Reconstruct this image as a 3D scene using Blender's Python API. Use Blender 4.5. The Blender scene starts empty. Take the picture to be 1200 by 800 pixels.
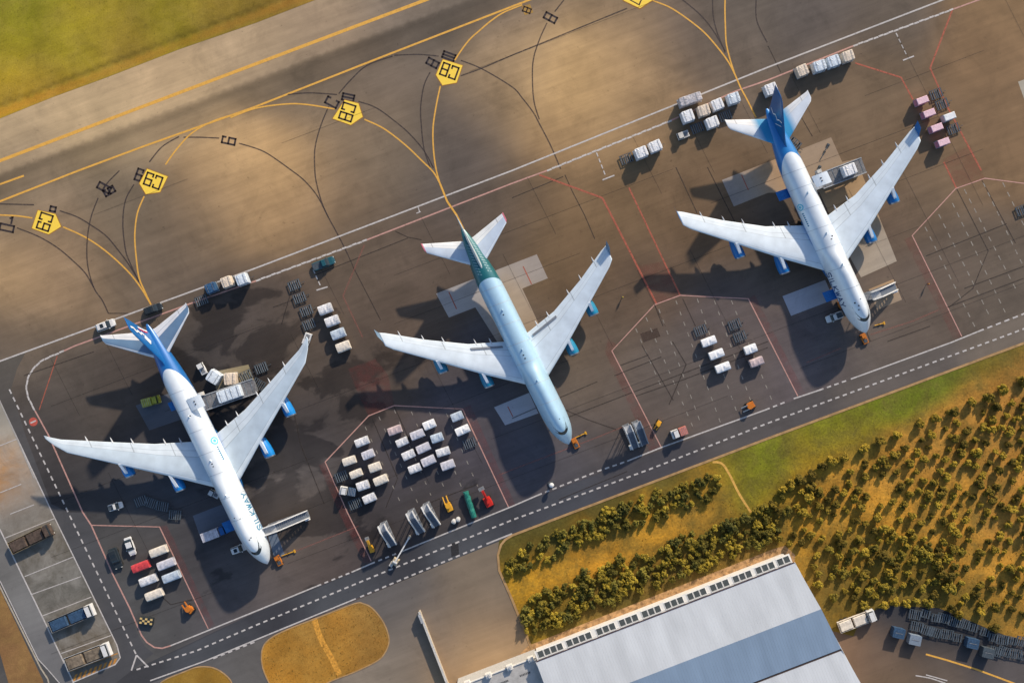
import bpy, bmesh, math, random
import numpy as np
from mathutils import Vector, Matrix
from mathutils.geometry import delaunay_2d_cdt

random.seed(7)
R = math.radians
S = bpy.context.scene
COL = S.collection

# ---------------------------------------------------------------- camera
HC, F = 240.0, 1068.0          # height above the apron (m), focal length in photo pixels
def G(px, py, z=0.0):
    k = (HC - z) / F
    return ((px - 600.0) * k, (400.0 - py) * k)

cam = bpy.data.cameras.new('camera'); camo = bpy.data.objects.new('camera', cam)
COL.objects.link(camo)
camo.location = (0, 0, HC); camo.rotation_euler = (0, 0, 0)
cam.sensor_width = 36; cam.lens = 36 * F / 1200.0
cam.clip_start = 1; cam.clip_end = 12000
S.camera = camo

# ---------------------------------------------------------------- light
EL = 24.0
az = (0.42, 0.905)
ln = math.hypot(*az); az = (az[0] / ln, az[1] / ln)
W = bpy.data.worlds.new('World'); S.world = W; W.use_nodes = True
nt = W.node_tree
bg = nt.nodes['Background']
sky = nt.nodes.new('ShaderNodeTexSky'); sky.sky_type = 'NISHITA'; sky.sun_disc = False
sky.sun_elevation = R(EL); sky.sun_rotation = math.atan2(az[0], az[1])
sky.air_density = 1.0; sky.dust_density = 1.0; sky.ozone_density = 1.5
nt.links.new(sky.outputs[0], bg.inputs[0]); bg.inputs[1].default_value = 0.155
sun = bpy.data.lights.new('sun', 'SUN'); suno = bpy.data.objects.new('sun', sun); COL.objects.link(suno)
sun.energy = 5.0; sun.angle = R(1.3); sun.color = (1.0, 0.86, 0.67)
d = Vector((-az[0] * math.cos(R(EL)), -az[1] * math.cos(R(EL)), -math.sin(R(EL))))
suno.rotation_euler = d.to_track_quat('-Z', 'Y').to_euler()
suno.location = (100, 200, 150)
S.view_settings.view_transform = 'Standard'; S.view_settings.look = 'None'
S.view_settings.exposure = 0; S.view_settings.gamma = 1
S.cycles.max_bounces = 5; S.cycles.diffuse_bounces = 3; S.cycles.transparent_max_bounces = 6

# illumination on level ground (sun + sky), used to turn seen colours into albedo
E = (0.85, 0.85, 0.92)
def lin(c):
    c = c / 255.0
    return c / 12.92 if c <= 0.04045 else ((c + 0.055) / 1.055) ** 2.4
def alb(r, g, b):
    return tuple(min(0.9, lin(v) / e) for v, e in zip((r, g, b), E))

# ---------------------------------------------------------------- materials
def mat(name, col, rough=0.6, metal=0.0, var=0.12, scale=2.0, bump=0.0, spec=0.4, dirt=None, coat=0.0):
    m = bpy.data.materials.new(name); m.use_nodes = True
    n = m.node_tree.nodes; l = m.node_tree.links; b = n['Principled BSDF']
    b.inputs['Roughness'].default_value = rough; b.inputs['Metallic'].default_value = metal
    b.inputs['Specular IOR Level'].default_value = spec
    if coat: b.inputs['Coat Weight'].default_value = coat; b.inputs['Coat Roughness'].default_value = 0.15
    tc = n.new('ShaderNodeTexCoord')
    nz = n.new('ShaderNodeTexNoise'); nz.inputs['Scale'].default_value = scale
    nz.inputs['Detail'].default_value = 5; nz.inputs['Roughness'].default_value = 0.65
    l.new(tc.outputs['Object'], nz.inputs['Vector'])
    cr = n.new('ShaderNodeValToRGB')
    dk = dirt if dirt else tuple(c * (1 - 2.2 * var) for c in col)
    cr.color_ramp.elements[0].position = 0.3; cr.color_ramp.elements[0].color = (*dk, 1)
    cr.color_ramp.elements[1].position = 0.62; cr.color_ramp.elements[1].color = (*[min(1, c * (1 + var * .5)) for c in col], 1)
    l.new(nz.outputs['Fac'], cr.inputs[0]); l.new(cr.outputs[0], b.inputs['Base Color'])
    if bump:
        bp = n.new('ShaderNodeBump'); bp.inputs['Strength'].default_value = 1; bp.inputs['Distance'].default_value = bump
        l.new(nz.outputs['Fac'], bp.inputs['Height']); l.new(bp.outputs[0], b.inputs['Normal'])
    return m

def paint_mat(name, col, wear=0.35, scale=1.3, base=0.9):
    """worn paint lying on the pavement: the pavement shows through where it has gone"""
    m = bpy.data.materials.new(name); m.use_nodes = True
    n = m.node_tree.nodes; l = m.node_tree.links; b = n['Principled BSDF']
    b.inputs['Base Color'].default_value = (*col, 1); b.inputs['Roughness'].default_value = 0.75
    tr = n.new('ShaderNodeBsdfTransparent'); mx = n.new('ShaderNodeMixShader')
    tc = n.new('ShaderNodeTexCoord'); nz = n.new('ShaderNodeTexNoise'); nz.inputs['Scale'].default_value = scale
    nz.inputs['Detail'].default_value = 6; nz.inputs['Roughness'].default_value = 0.7
    l.new(tc.outputs['Object'], nz.inputs['Vector'])
    mr = n.new('ShaderNodeMapRange'); mr.inputs['From Min'].default_value = 0.30; mr.inputs['From Max'].default_value = 0.55
    mr.inputs['To Min'].default_value = base - wear; mr.inputs['To Max'].default_value = base
    l.new(nz.outputs['Fac'], mr.inputs['Value']); l.new(mr.outputs[0], mx.inputs[0])
    l.new(tr.outputs[0], mx.inputs[1]); l.new(b.outputs[0], mx.inputs[2])
    l.new(mx.outputs[0], n['Material Output'].inputs['Surface'])
    return m

def ground_mat(name, mott=None, mottf=.75, stain=1.0, detail=0.10, streak=0.10, wet=True, rough=0.85, bump=0.01, fine=7.0, mid=0.35, blot=0.12):
    """albedo from the painted 'Col' attribute, broken up by grain, blotches, streaks along the taxiway and wet stains"""
    m = bpy.data.materials.new(name); m.use_nodes = True
    n = m.node_tree.nodes; l = m.node_tree.links; b = n['Principled BSDF']
    b.inputs['Roughness'].default_value = rough; b.inputs['Specular IOR Level'].default_value = 0.25
    at = n.new('ShaderNodeAttribute'); at.attribute_name = 'Col'
    tc = n.new('ShaderNodeTexCoord')
    def noise(scale, det, rot=0, sc=(1, 1, 1), rg=0.6, dist=0):
        mp = n.new('ShaderNodeMapping'); mp.vector_type = 'TEXTURE'; mp.inputs['Rotation'].default_value = (0, 0, rot); mp.inputs['Scale'].default_value = tuple(1 / q_ for q_ in sc)
        l.new(tc.outputs['Object'], mp.inputs[0])
        nz = n.new('ShaderNodeTexNoise'); nz.inputs['Scale'].default_value = scale; nz.inputs['Detail'].default_value = det
        nz.inputs['Roughness'].default_value = rg; nz.inputs['Distortion'].default_value = dist
        l.new(mp.outputs[0], nz.inputs['Vector']); return nz.outputs['Fac']
    def rng(src, a, c, lo, hi):
        mr = n.new('ShaderNodeMapRange'); mr.inputs['From Min'].default_value = a; mr.inputs['From Max'].default_value = c
        mr.inputs['To Min'].default_value = lo; mr.inputs['To Max'].default_value = hi; l.new(src, mr.inputs['Value']); return mr.outputs[0]
    def mul(a, c):
        x = n.new('ShaderNodeMath'); x.operation = 'MULTIPLY'
        for i, s in enumerate((a, c)):
            if isinstance(s, (int, float)): x.inputs[i].default_value = s
            else: l.new(s, x.inputs[i])
        return x.outputs[0]
    f = mul(rng(noise(fine, 4), .25, .75, 1 - detail, 1 + detail), rng(noise(mid * .25, 6, rg=.62, dist=.4), .3, .7, 1 - blot, 1 + blot))
    f = mul(f, rng(noise(mid, 5, R(20.8), (0.08, 1.5, 1), .7), .3, .7, 1 - streak, 1 + streak))
    f = mul(f, rng(noise(.09, 9, R(40), (1, 1, 1), .72, .8), .52, .70, 1, stain))
    f = mul(f, rng(noise(.9, 4, R(20.8), (1, 1, 1), .5, 0), .66, .74, 1, 1 - (1 - stain) * 1.2))
    if wet:
        wa = n.new('ShaderNodeAttribute'); wa.attribute_name = 'Wet'
        nn = noise(0.055, 7, R(15), (1, 1.5, 1), .55, .5)
        ad = n.new('ShaderNodeMath'); ad.operation = 'ADD'; l.new(nn, ad.inputs[0]); l.new(wa.outputs['Fac'], ad.inputs[1])
        w = rng(ad.outputs[0], .80, .84, 0, 1)
        f = mul(f, rng(w, 0, 1, 1, .55))
        rg2 = rng(w, 0, 1, rough, .5); l.new(rg2, b.inputs['Roughness'])
    src = at.outputs['Color']
    if mott:
        mm = n.new('ShaderNodeMix'); mm.data_type = 'RGBA'; l.new(src, mm.inputs[6]); mm.inputs[7].default_value = (*mott, 1)
        l.new(rng(noise(.16, 8, rg=.75, dist=.6), .41, .64, 0, mottf), mm.inputs['Factor']); src = mm.outputs[2]
    vm = n.new('ShaderNodeVectorMath'); vm.operation = 'SCALE'
    l.new(src, vm.inputs[0]); l.new(f, vm.inputs['Scale']); l.new(vm.outputs[0], b.inputs['Base Color'])
    if bump:
        bp = n.new('ShaderNodeBump'); bp.inputs['Strength'].default_value = 1; bp.inputs['Distance'].default_value = bump
        l.new(noise(fine * 1.5, 3), bp.inputs['Height']); l.new(bp.outputs[0], b.inputs['Normal'])
    return m

# ---------------------------------------------------------------- object bookkeeping
def tag(o, label=None, cat=None, group=None, kind=None):
    if label: o['label'] = label
    if cat: o['category'] = cat
    if group: o['group'] = group
    if kind: o['kind'] = kind
    return o
def empty(name, loc, rz=0.0, label=None, cat=None, group=None):
    o = bpy.data.objects.new(name, None); COL.objects.link(o); o.location = loc; o.rotation_euler = (0, 0, rz)
    o.empty_display_size = 0.5
    return tag(o, label, cat, group)
def children(o):
    return [c for c in COL.objects if c.parent == o]
KIDS = {}
def adopt(c, p):
    c.parent = p; KIDS.setdefault(p.name, []).append(c)
def copy_tree(o, parent=None):
    c = o.copy(); COL.objects.link(c)
    if parent: adopt(c, parent)
    for ch in KIDS.get(o.name, []): copy_tree(ch, c)
    return c

class MB:
    def __init__(s): s.v = []; s.f = []
    def add(s, vs, fs):
        o = len(s.v); s.v += [tuple(p) for p in vs]; s.f += [tuple(i + o for i in f) for f in fs]
    def box(s, c, d, rz=0.0, top=1.0, topy=None, sh=(0, 0)):
        """box centred at c, size d; top = scale of the top face, sh = shift of the top face"""
        ty = top if topy is None else topy
        ca, sa = math.cos(rz), math.sin(rz); vs = []
        for zz in (-.5, .5):
            kx = 1 if zz < 0 else top; ky = 1 if zz < 0 else ty
            for a, b_ in ((-.5, -.5), (.5, -.5), (.5, .5), (-.5, .5)):
                x = a * d[0] * kx + (sh[0] if zz > 0 else 0); y = b_ * d[1] * ky + (sh[1] if zz > 0 else 0)
                vs.append((c[0] + x * ca - y * sa, c[1] + x * sa + y * ca, c[2] + zz * d[2]))
        s.add(vs, [(3, 2, 1, 0), (4, 5, 6, 7), (0, 1, 5, 4), (1, 2, 6, 5), (2, 3, 7, 6), (3, 0, 4, 7)])
        return s
    def cyl(s, p0, p1, r0, r1=None, n=12):
        r1 = r0 if r1 is None else r1
        p0 = Vector(p0); p1 = Vector(p1); ax = (p1 - p0).normalized()
        u = ax.orthogonal().normalized(); w = ax.cross(u); vs = []
        for p, r in ((p0, r0), (p1, r1)):
            for i in range(n):
                a = 2 * math.pi * i / n; vs.append(p + (u * math.cos(a) + w * math.sin(a)) * r)
        fs = [(i, (i + 1) % n, n + (i + 1) % n, n + i) for i in range(n)]
        fs += [tuple(reversed(range(n))), tuple(range(n, 2 * n))]
        s.add(vs, fs); return s
    def bar(s, p0, p1, w, h=None):
        """rectangular bar between two points"""
        h = w if h is None else h
        p0 = Vector(p0); p1 = Vector(p1); ax = (p1 - p0).normalized()
        up = Vector((0, 0, 1)) if abs(ax.z) < .95 else Vector((1, 0, 0))
        u = ax.cross(up).normalized() * w / 2; q = u.cross(ax).normalized() * h / 2
        vs = [p + a * u + b_ * q for p in (p0, p1) for a, b_ in ((-1, -1), (1, -1), (1, 1), (-1, 1))]
        s.add(vs, [(3, 2, 1, 0), (4, 5, 6, 7), (0, 1, 5, 4), (1, 2, 6, 5), (2, 3, 7, 6), (3, 0, 4, 7)]); return s
    def loft(s, rings, caps=True, closed=True):
        n = len(rings[0]); o = []
        for r in rings: o += list(r)
        fs = []
        for i in range(len(rings) - 1):
            for j in range(n if closed else n - 1):
                a = i * n + j; b_ = i * n + (j + 1) % n; fs.append((a, b_, b_ + n, a + n))
        if caps and closed: fs += [tuple(reversed(range(n))), tuple(range((len(rings) - 1) * n, len(rings) * n))]
        s.add(o, fs); return s
    def build(s, name, m, parent=None, smooth=False, loc=None, rz=0.0, bevel=0.0, fix=True, attrs=None):
        me = bpy.data.meshes.new(name); me.from_pydata(s.v, [], s.f)
        if attrs:
            for k, a in attrs.items():
                at = me.attributes.new(k, 'FLOAT', 'POINT'); at.data.foreach_set('value', np.array(a, dtype=np.float32))
        if fix:
            bm = bmesh.new(); bm.from_mesh(me); bmesh.ops.recalc_face_normals(bm, faces=bm.faces); bm.to_mesh(me); bm.free()
        me.materials.append(m)
        if smooth: me.polygons.foreach_set('use_smooth', [True] * len(me.polygons))
        o = bpy.data.objects.new(name, me); COL.objects.link(o)
        if loc: o.location = loc
        o.rotation_euler = (0, 0, rz)
        if bevel:
            bv = o.modifiers.new('bevel', 'BEVEL'); bv.width = bevel; bv.segments = 2; bv.limit_method = 'ANGLE'
        if parent: adopt(o, parent)
        return o

# ---------------------------------------------------------------- painted ground sheets
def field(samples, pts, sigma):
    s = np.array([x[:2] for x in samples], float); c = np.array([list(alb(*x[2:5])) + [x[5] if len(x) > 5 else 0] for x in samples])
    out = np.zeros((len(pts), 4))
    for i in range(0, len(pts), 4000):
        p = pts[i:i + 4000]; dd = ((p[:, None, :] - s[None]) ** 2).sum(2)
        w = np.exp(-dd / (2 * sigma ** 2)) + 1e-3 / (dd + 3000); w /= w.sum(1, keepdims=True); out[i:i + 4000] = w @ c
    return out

def sheet(name, poly, z, m, samples, sigma=45, step=10, post=None, edge=0.0):
    """flat ground sheet: polygon in photo pixels laid at height z, albedo painted per vertex"""
    poly = [Vector(p) for p in poly]
    xs = [p.x for p in poly]; ys = [p.y for p in poly]
    from mathutils.geometry import intersect_point_quad_2d
    P = np.array([[p.x, p.y] for p in poly])
    gx = np.arange(min(xs) + step / 2, max(xs), step); gy = np.arange(min(ys) + step / 2, max(ys), step)
    q = np.array([(a, b_) for a in gx for b_ in gy]); ins = np.zeros(len(q), bool)
    j = len(P) - 1
    for i in range(len(P)):
        c = ((P[i, 1] > q[:, 1]) != (P[j, 1] > q[:, 1])) & (q[:, 0] < (P[j, 0] - P[i, 0]) * (q[:, 1] - P[i, 1]) / (P[j, 1] - P[i, 1] + 1e-12) + P[i, 0])
        ins ^= c; j = i
    q = q[ins]
    vin = poly + [Vector(p) for p in q]; n = len(poly)
    V, _, Fc, *_ = delaunay_2d_cdt(vin, [(i, (i + 1) % n) for i in range(n)], [], 1, 1e-4)
    pts = np.array([[p.x, p.y] for p in V]); colr = field(samples, pts, sigma)
    if post: colr = post(pts, colr)
    vs = [(*G(p[0], p[1]), z) for p in pts]; fs = [tuple(f) for f in Fc]
    if edge:                                   # a real kerb face round the sheet
        k = len(vs); vs += [(*G(p.x, p.y), z - edge) for p in poly]
        idx = [int(np.argmin(((pts - [p.x, p.y]) ** 2).sum(1))) for p in poly]
        fs += [(idx[i], idx[(i + 1) % n], k + (i + 1) % n, k + i) for i in range(n)]
        colr = np.vstack([colr, colr[idx]])
    me = bpy.data.meshes.new(name); me.from_pydata(vs, [], fs)
    bm = bmesh.new(); bm.from_mesh(me)
    for f in bm.faces:
        if f.normal.z < -0.5: f.normal_flip()
    bm.to_mesh(me); bm.free()
    a = me.attributes.new('Col', 'FLOAT_COLOR', 'POINT')
    a.data.foreach_set('color', np.hstack([colr[:, :3], np.ones((len(colr), 1))]).astype(np.float32).ravel())
    wv = me.attributes.new('Wet', 'FLOAT', 'POINT'); wv.data.foreach_set('value', colr[:, 3].astype(np.float32))
    me.materials.append(m)
    o = bpy.data.objects.new(name, me); COL.objects.link(o); o['kind'] = 'structure'
    return o

def smooth_pts(pts, n=6):
    """Catmull-Rom through pixel points"""
    if len(pts) < 3: return pts
    out = []; P = [pts[0]] + list(pts) + [pts[-1]]
    for i in range(1, len(P) - 2):
        a, b_, c, e = (np.array(P[i + k], float) for k in (-1, 0, 1, 2))
        for k in range(n):
            t = k / n
            out.append(tuple(.5 * ((2 * b_) + (c - a) * t + (2 * a - 5 * b_ + 4 * c - e) * t * t + (3 * b_ - a - 3 * c + e) * t ** 3)))
    out.append(tuple(pts[-1])); return out

class Strips:
    def __init__(s, z): s.m = MB(); s.z = z
    def line(s, pts, w, curve=False):
        if curve: pts = smooth_pts(pts)
        p = [Vector(G(*q)) for q in pts]; n = len(p); L = []; Rr = []
        for i in range(n):
            t = (p[min(i + 1, n - 1)] - p[max(i - 1, 0)]).normalized()
            nn = Vector((-t.y, t.x)) * w / 2
            if 0 < i < n - 1:
                a = (p[i] - p[i - 1]).normalized(); nn = nn / max(.5, abs(a.dot(t)))
            L.append(p[i] + nn); Rr.append(p[i] - nn)
        s.z += .0007; s.m.add([(q.x, q.y, s.z) for q in L + Rr], [(n + i, n + i + 1, i + 1, i) for i in range(n - 1)]); return s
    def dash(s, pts, w, on, off, curve=False, alt=0.0):
        if curve: pts = smooth_pts(pts)
        p = [Vector(G(*q)) for q in pts]; dist = 0; seg = []
        pos = 0.0; k = 0; s.z += .0007
        cum = [0]
        for i in range(len(p) - 1): cum.append(cum[-1] + (p[i + 1] - p[i]).length)
        def at(x):
            for i in range(len(p) - 1):
                if x <= cum[i + 1] or i == len(p) - 2:
                    t = (x - cum[i]) / max(1e-6, cum[i + 1] - cum[i]); return p[i].lerp(p[i + 1], t), (p[i + 1] - p[i]).normalized()
        while pos + on * .5 < cum[-1]:
            a, t = at(pos); b_, t2 = at(min(pos + on, cum[-1])); nn = Vector((-t.y, t.x))
            o = nn * (alt * (1 if k % 2 else -1)); h = nn * w / 2
            s.m.add([(q.x, q.y, s.z) for q in (a - h + o, b_ - h + o, b_ + h + o, a + h + o)], [(0, 1, 2, 3)])
            pos += on + off; k += 1
        return s
    def poly(s, pts):
        s.m.add([(*G(*q), s.z) for q in pts], [tuple(range(len(pts)))]); return s
    def build(s, name, m, kind='structure', parent=None):
        me = bpy.data.meshes.new(name); me.from_pydata(s.m.v, [], s.m.f)
        bm = bmesh.new(); bm.from_mesh(me)
        bm.normal_update()
        for f in bm.faces:
            if f.normal.z < 0: f.normal_flip()
        bmesh.ops.triangulate(bm, faces=[f for f in bm.faces if len(f.verts) > 4]); bm.to_mesh(me); bm.free()
        me.materials.append(m); o = bpy.data.objects.new(name, me); COL.objects.link(o)
        if kind: o['kind'] = kind
        if parent: adopt(o, parent)
        return o

# strokes of the few characters the place is marked with (unit box, y up)
GL = {
 'C': [[(1, .8), (1, 1), (0, 1), (0, 0), (1, 0), (1, .2)]],
 '8': [[(0, 0), (1, 0), (1, 1), (0, 1), (0, 0)], [(0, .5), (1, .5)]],
 '9': [[(1, .5), (0, .5), (0, 1), (1, 1), (1, 0), (0, 0), (0, .2)]],
 '0': [[(0, 0), (1, 0), (1, 1), (0, 1), (0, 0)]],
 '1': [[(.5, 0), (.5, 1), (.1, .75)]],
 'S': [[(1, .85), (.8, 1), (.2, 1), (0, .8), (.1, .6), (.9, .4), (1, .2), (.8, 0), (.2, 0), (0, .15)]],
 'I': [[(.5, 0), (.5, 1)]],
 'L': [[(0, 1), (0, 0), (.9, 0)]],
 'K': [[(0, 0), (0, 1)], [(.9, 1), (0, .45), (.95, 0)]],
 'W': [[(0, 1), (.25, 0), (.5, .9), (.75, 0), (1, 1)]],
 'A': [[(0, 0), (.5, 1), (1, 0)], [(.2, .35), (.8, .35)]],
 'Y': [[(0, 1), (.5, .5), (1, 1)], [(.5, .5), (.5, 0)]],
}
def stroke_quads(text, w, h, gap, th):
    """flat quads (4 points each) of a text whose box starts at 0,0"""
    out = []; x = 0
    for ch in text:
        cw = w * (0.45 if ch == 'I' else 1.0)
        for pl in GL[ch]:
            for a, b_ in zip(pl[:-1], pl[1:]):
                p = Vector((x + a[0] * cw, a[1] * h)); q = Vector((x + b_[0] * cw, b_[1] * h))
                t = (q - p).normalized(); nn = Vector((-t.y, t.x)) * th / 2; p = p - t * th / 2; q = q + t * th / 2
                k = 3
                for i in range(k):
                    pa = p.lerp(q, i / k); pb = p.lerp(q, (i + 1) / k)
                    out.append((pa - nn, pb - nn, pb + nn, pa + nn))
        x += cw + gap
    return out, x - gap
# ================================================================ the setting
# samples: photo pixel, colour seen there on open ground, stain amount
APRON = [  # warm sun glow is painted in as colour in the brightest samples
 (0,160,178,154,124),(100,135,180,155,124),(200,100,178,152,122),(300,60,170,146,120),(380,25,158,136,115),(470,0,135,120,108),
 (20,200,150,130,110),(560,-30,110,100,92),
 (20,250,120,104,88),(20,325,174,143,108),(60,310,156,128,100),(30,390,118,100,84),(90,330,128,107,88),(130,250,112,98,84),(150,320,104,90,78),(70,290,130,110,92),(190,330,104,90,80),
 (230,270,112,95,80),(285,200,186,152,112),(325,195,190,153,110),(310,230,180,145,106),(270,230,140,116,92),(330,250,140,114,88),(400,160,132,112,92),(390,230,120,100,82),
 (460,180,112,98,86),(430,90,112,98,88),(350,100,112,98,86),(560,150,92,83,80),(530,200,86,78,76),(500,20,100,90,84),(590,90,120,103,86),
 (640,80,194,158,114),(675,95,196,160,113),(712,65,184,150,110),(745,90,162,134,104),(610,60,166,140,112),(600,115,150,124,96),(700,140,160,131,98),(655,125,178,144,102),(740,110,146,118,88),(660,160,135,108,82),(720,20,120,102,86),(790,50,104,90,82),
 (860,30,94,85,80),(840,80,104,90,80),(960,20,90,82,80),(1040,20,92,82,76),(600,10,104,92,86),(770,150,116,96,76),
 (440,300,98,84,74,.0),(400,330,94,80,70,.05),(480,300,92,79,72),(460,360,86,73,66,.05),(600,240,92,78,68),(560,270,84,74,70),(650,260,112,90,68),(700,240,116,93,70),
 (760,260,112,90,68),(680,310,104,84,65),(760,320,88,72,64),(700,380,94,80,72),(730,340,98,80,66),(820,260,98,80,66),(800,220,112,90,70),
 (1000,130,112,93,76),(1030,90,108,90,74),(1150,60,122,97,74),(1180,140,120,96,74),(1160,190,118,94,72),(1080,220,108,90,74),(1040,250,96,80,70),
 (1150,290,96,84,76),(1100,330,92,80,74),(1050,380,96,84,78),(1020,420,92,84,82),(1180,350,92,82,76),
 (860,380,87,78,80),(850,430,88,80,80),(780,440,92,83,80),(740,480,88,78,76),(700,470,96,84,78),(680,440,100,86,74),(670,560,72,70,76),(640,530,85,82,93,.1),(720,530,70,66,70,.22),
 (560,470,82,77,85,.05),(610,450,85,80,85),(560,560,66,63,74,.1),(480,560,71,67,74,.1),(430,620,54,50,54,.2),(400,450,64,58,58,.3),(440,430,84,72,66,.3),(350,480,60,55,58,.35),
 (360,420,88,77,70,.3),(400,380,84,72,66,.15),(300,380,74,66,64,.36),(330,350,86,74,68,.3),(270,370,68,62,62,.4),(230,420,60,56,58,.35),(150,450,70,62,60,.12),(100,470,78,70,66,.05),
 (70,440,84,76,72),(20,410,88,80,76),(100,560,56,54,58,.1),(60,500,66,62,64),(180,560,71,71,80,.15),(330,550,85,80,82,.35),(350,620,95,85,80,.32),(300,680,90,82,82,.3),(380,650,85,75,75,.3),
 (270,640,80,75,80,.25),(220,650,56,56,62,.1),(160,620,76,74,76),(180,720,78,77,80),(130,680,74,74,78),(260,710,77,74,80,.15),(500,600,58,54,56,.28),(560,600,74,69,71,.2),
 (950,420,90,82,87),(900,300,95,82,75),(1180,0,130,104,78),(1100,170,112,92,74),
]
def seg_d(p, a, b_):
    """signed distance (photo px) of points to a line, + = below"""
    a = np.array(a, float); b_ = np.array(b_, float); t = (b_ - a) / np.linalg.norm(b_ - a)
    dd = p - a; return t[0] * dd[:, 1] - t[1] * dd[:, 0], dd @ t
def sm(x, a, b_):
    t = np.clip((x - a) / (b_ - a), 0, 1); return t * t * (3 - 2 * t)
def apron_post(p, c):
    # tyre-darkened band between the edge line and the taxi centre line
    dd, al = seg_d(p, (14, 198), (300, 92))
    m = sm(dd, -1.5, 1.5) * (1 - sm(dd, 22, 40)) * (1 - sm(al, 560, 760))
    c[:, :3] *= (1 - .36 * m[:, None])
    m = sm(dd, 0, 6) * (1 - sm(dd, 8, 16)) * (1 - sm(al, 460, 620)); c[:, :3] *= (1 - .22 * m[:, None])
    m = sm(dd, 26, 32) * (1 - sm(dd, 36, 50)) * (1 - sm(al, 500, 700)); c[:, :3] *= (1 - .15 * m[:, None])
    return c
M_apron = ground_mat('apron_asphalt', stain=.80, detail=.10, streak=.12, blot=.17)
M_plain = ground_mat('road_asphalt', stain=.86, detail=.10, streak=.08, wet=False, blot=.12)
M_park = ground_mat('parking_concrete', mott=(.36, .34, .31), mottf=.45, stain=.7, detail=.12, streak=.08, wet=False, blot=.16)
M_grass = ground_mat('grass_ground', mott=(.52, .36, .10), mottf=.16, detail=.20, streak=.08, wet=False, rough=1.0, bump=.02, fine=3.0, mid=.5, blot=.22)
M_field = ground_mat('field_ground', mott=(.13, .105, .025), detail=.28, streak=.06, wet=False, rough=1.0, bump=.05, fine=1.6, mid=.7, blot=.25)

# surroundings out to the horizon
far = MB(); far.box((0, 0, -.36), (9000, 9000, .5))
o = far.build('ground', mat('far_ground', (.16, .12, .05), rough=1, var=.2, scale=.02)); tag(o, kind='structure')
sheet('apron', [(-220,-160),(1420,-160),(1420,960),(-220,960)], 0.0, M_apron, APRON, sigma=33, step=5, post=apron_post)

ROAD = [(127,790,58,58,64),(300,735,54,54,62),(450,672,52,52,60),(600,612,54,55,64),(750,556,68,66,73),(900,500,76,72,76),(1050,445,92,85,84),(1200,385,106,96,90),
 (260,760,72,74,82),(420,700,74,76,84),(560,640,74,76,84),(660,600,70,72,82),(900,512,86,81,82),(0,800,58,58,64)]
sheet('service_road', [(90,812),(170,778),(300,717),(600,593),(900,480),(1115,401),(1300,325),(1300,362),(1200,402),(900,513),(667,601),(600,628),(420,700),(240,775),(176,800),(120,830)],
      .004, M_plain, ROAD, sigma=30, step=9)
sheet('perimeter_road', [(-40,340),(0,424),(30,413),(20,432),(13,455),(30,510),(60,590),(80,600),(100,600),(107,615),(132,672),(152,712),(160,740),(170,757),(180,765),(120,812),(80,815),(135,778),(141,768),(61,600),(0,470),(-40,400)],
      .006, M_plain, [(60,560,70,70,76),(20,430,84,78,74),(100,650,76,76,82),(150,740,70,70,76),(40,520,74,72,76)], sigma=50, step=9)
sheet('truck_parking', [(-40,390),(0,470),(61,600),(137,755),(141,768),(135,778),(86,798),(52,727),(0,620),(-40,540)], .008, M_park,
      [(10,490,150,143,136),(30,560,138,134,132),(3,558,176,124,66),(20,610,120,116,114),(40,630,96,88,80),(50,670,98,94,90),(80,700,92,90,88),(60,735,92,88,84),(90,760,100,90,80),(120,770,96,88,80)], sigma=22, step=6)
sheet('side_road', [(-40,590),(0,620),(52,727),(86,798),(95,840),(85,815),(45,772),(0,680),(-40,610)], .010, M_plain,
      [(10,660,104,102,104),(50,750,104,103,108),(30,710,118,117,120)], sigma=25, step=8)
TAXI = [(320,760,88,84,86),(470,710,92,88,90),(480,760,112,103,98),(520,740,112,100,92),(560,760,168,138,106),(530,790,158,130,102),(600,740,142,118,96),(560,700,118,105,94),(470,790,128,116,106),  # brightest samples have the warm ground glow put into their colour
        (240,775,92,90,94),(290,790,96,93,94),(600,700,110,98,88),(620,790,160,134,106)]
sheet('forecourt', [(176,801),(240,776),(420,702),(585,633),(584,665),(600,702),(627,770),(640,850),(150,850)], .002, M_plain, TAXI, sigma=28, step=8)
sheet('service_yard', [(940,712),(1037,709),(1100,712),(1125,722),(1160,737),(1200,752),(1340,800),(1340,860),(940,860)], .004, M_plain,
      [(985,760,112,90,76),(1040,770,108,90,80),(1090,735,44,46,54),(1150,750,48,50,58),(1100,790,96,84,78),(1180,790,84,78,80),(1050,800,96,80,66),(1060,730,52,54,62)], sigma=22, step=7)
# grass and field
GR1 = [(20,20,122,118,28),(60,60,140,128,32),(100,40,150,132,38),(20,100,170,136,42),(60,110,158,124,46),(150,70,148,122,44),(200,20,132,118,32),(260,20,136,112,42),(330,10,140,108,44),(10,60,152,138,34),(300,0,120,102,34)]
def darker(k):
    def f(p, c): c[:, :3] *= np.array(k); return c
    return f
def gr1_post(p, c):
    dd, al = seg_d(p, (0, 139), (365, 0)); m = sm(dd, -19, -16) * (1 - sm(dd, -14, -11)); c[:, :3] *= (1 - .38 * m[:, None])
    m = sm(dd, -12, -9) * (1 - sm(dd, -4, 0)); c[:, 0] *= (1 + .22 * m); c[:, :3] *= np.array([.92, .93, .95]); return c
sheet('grass_verge', [(-60,162),(0,139),(62,114),(125,91),(210,58),(300,27),(370,0),(440,-28),(440,-120),(-60,-120)], .03, M_grass, GR1, sigma=26, step=5, post=gr1_post, edge=.05)
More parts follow.
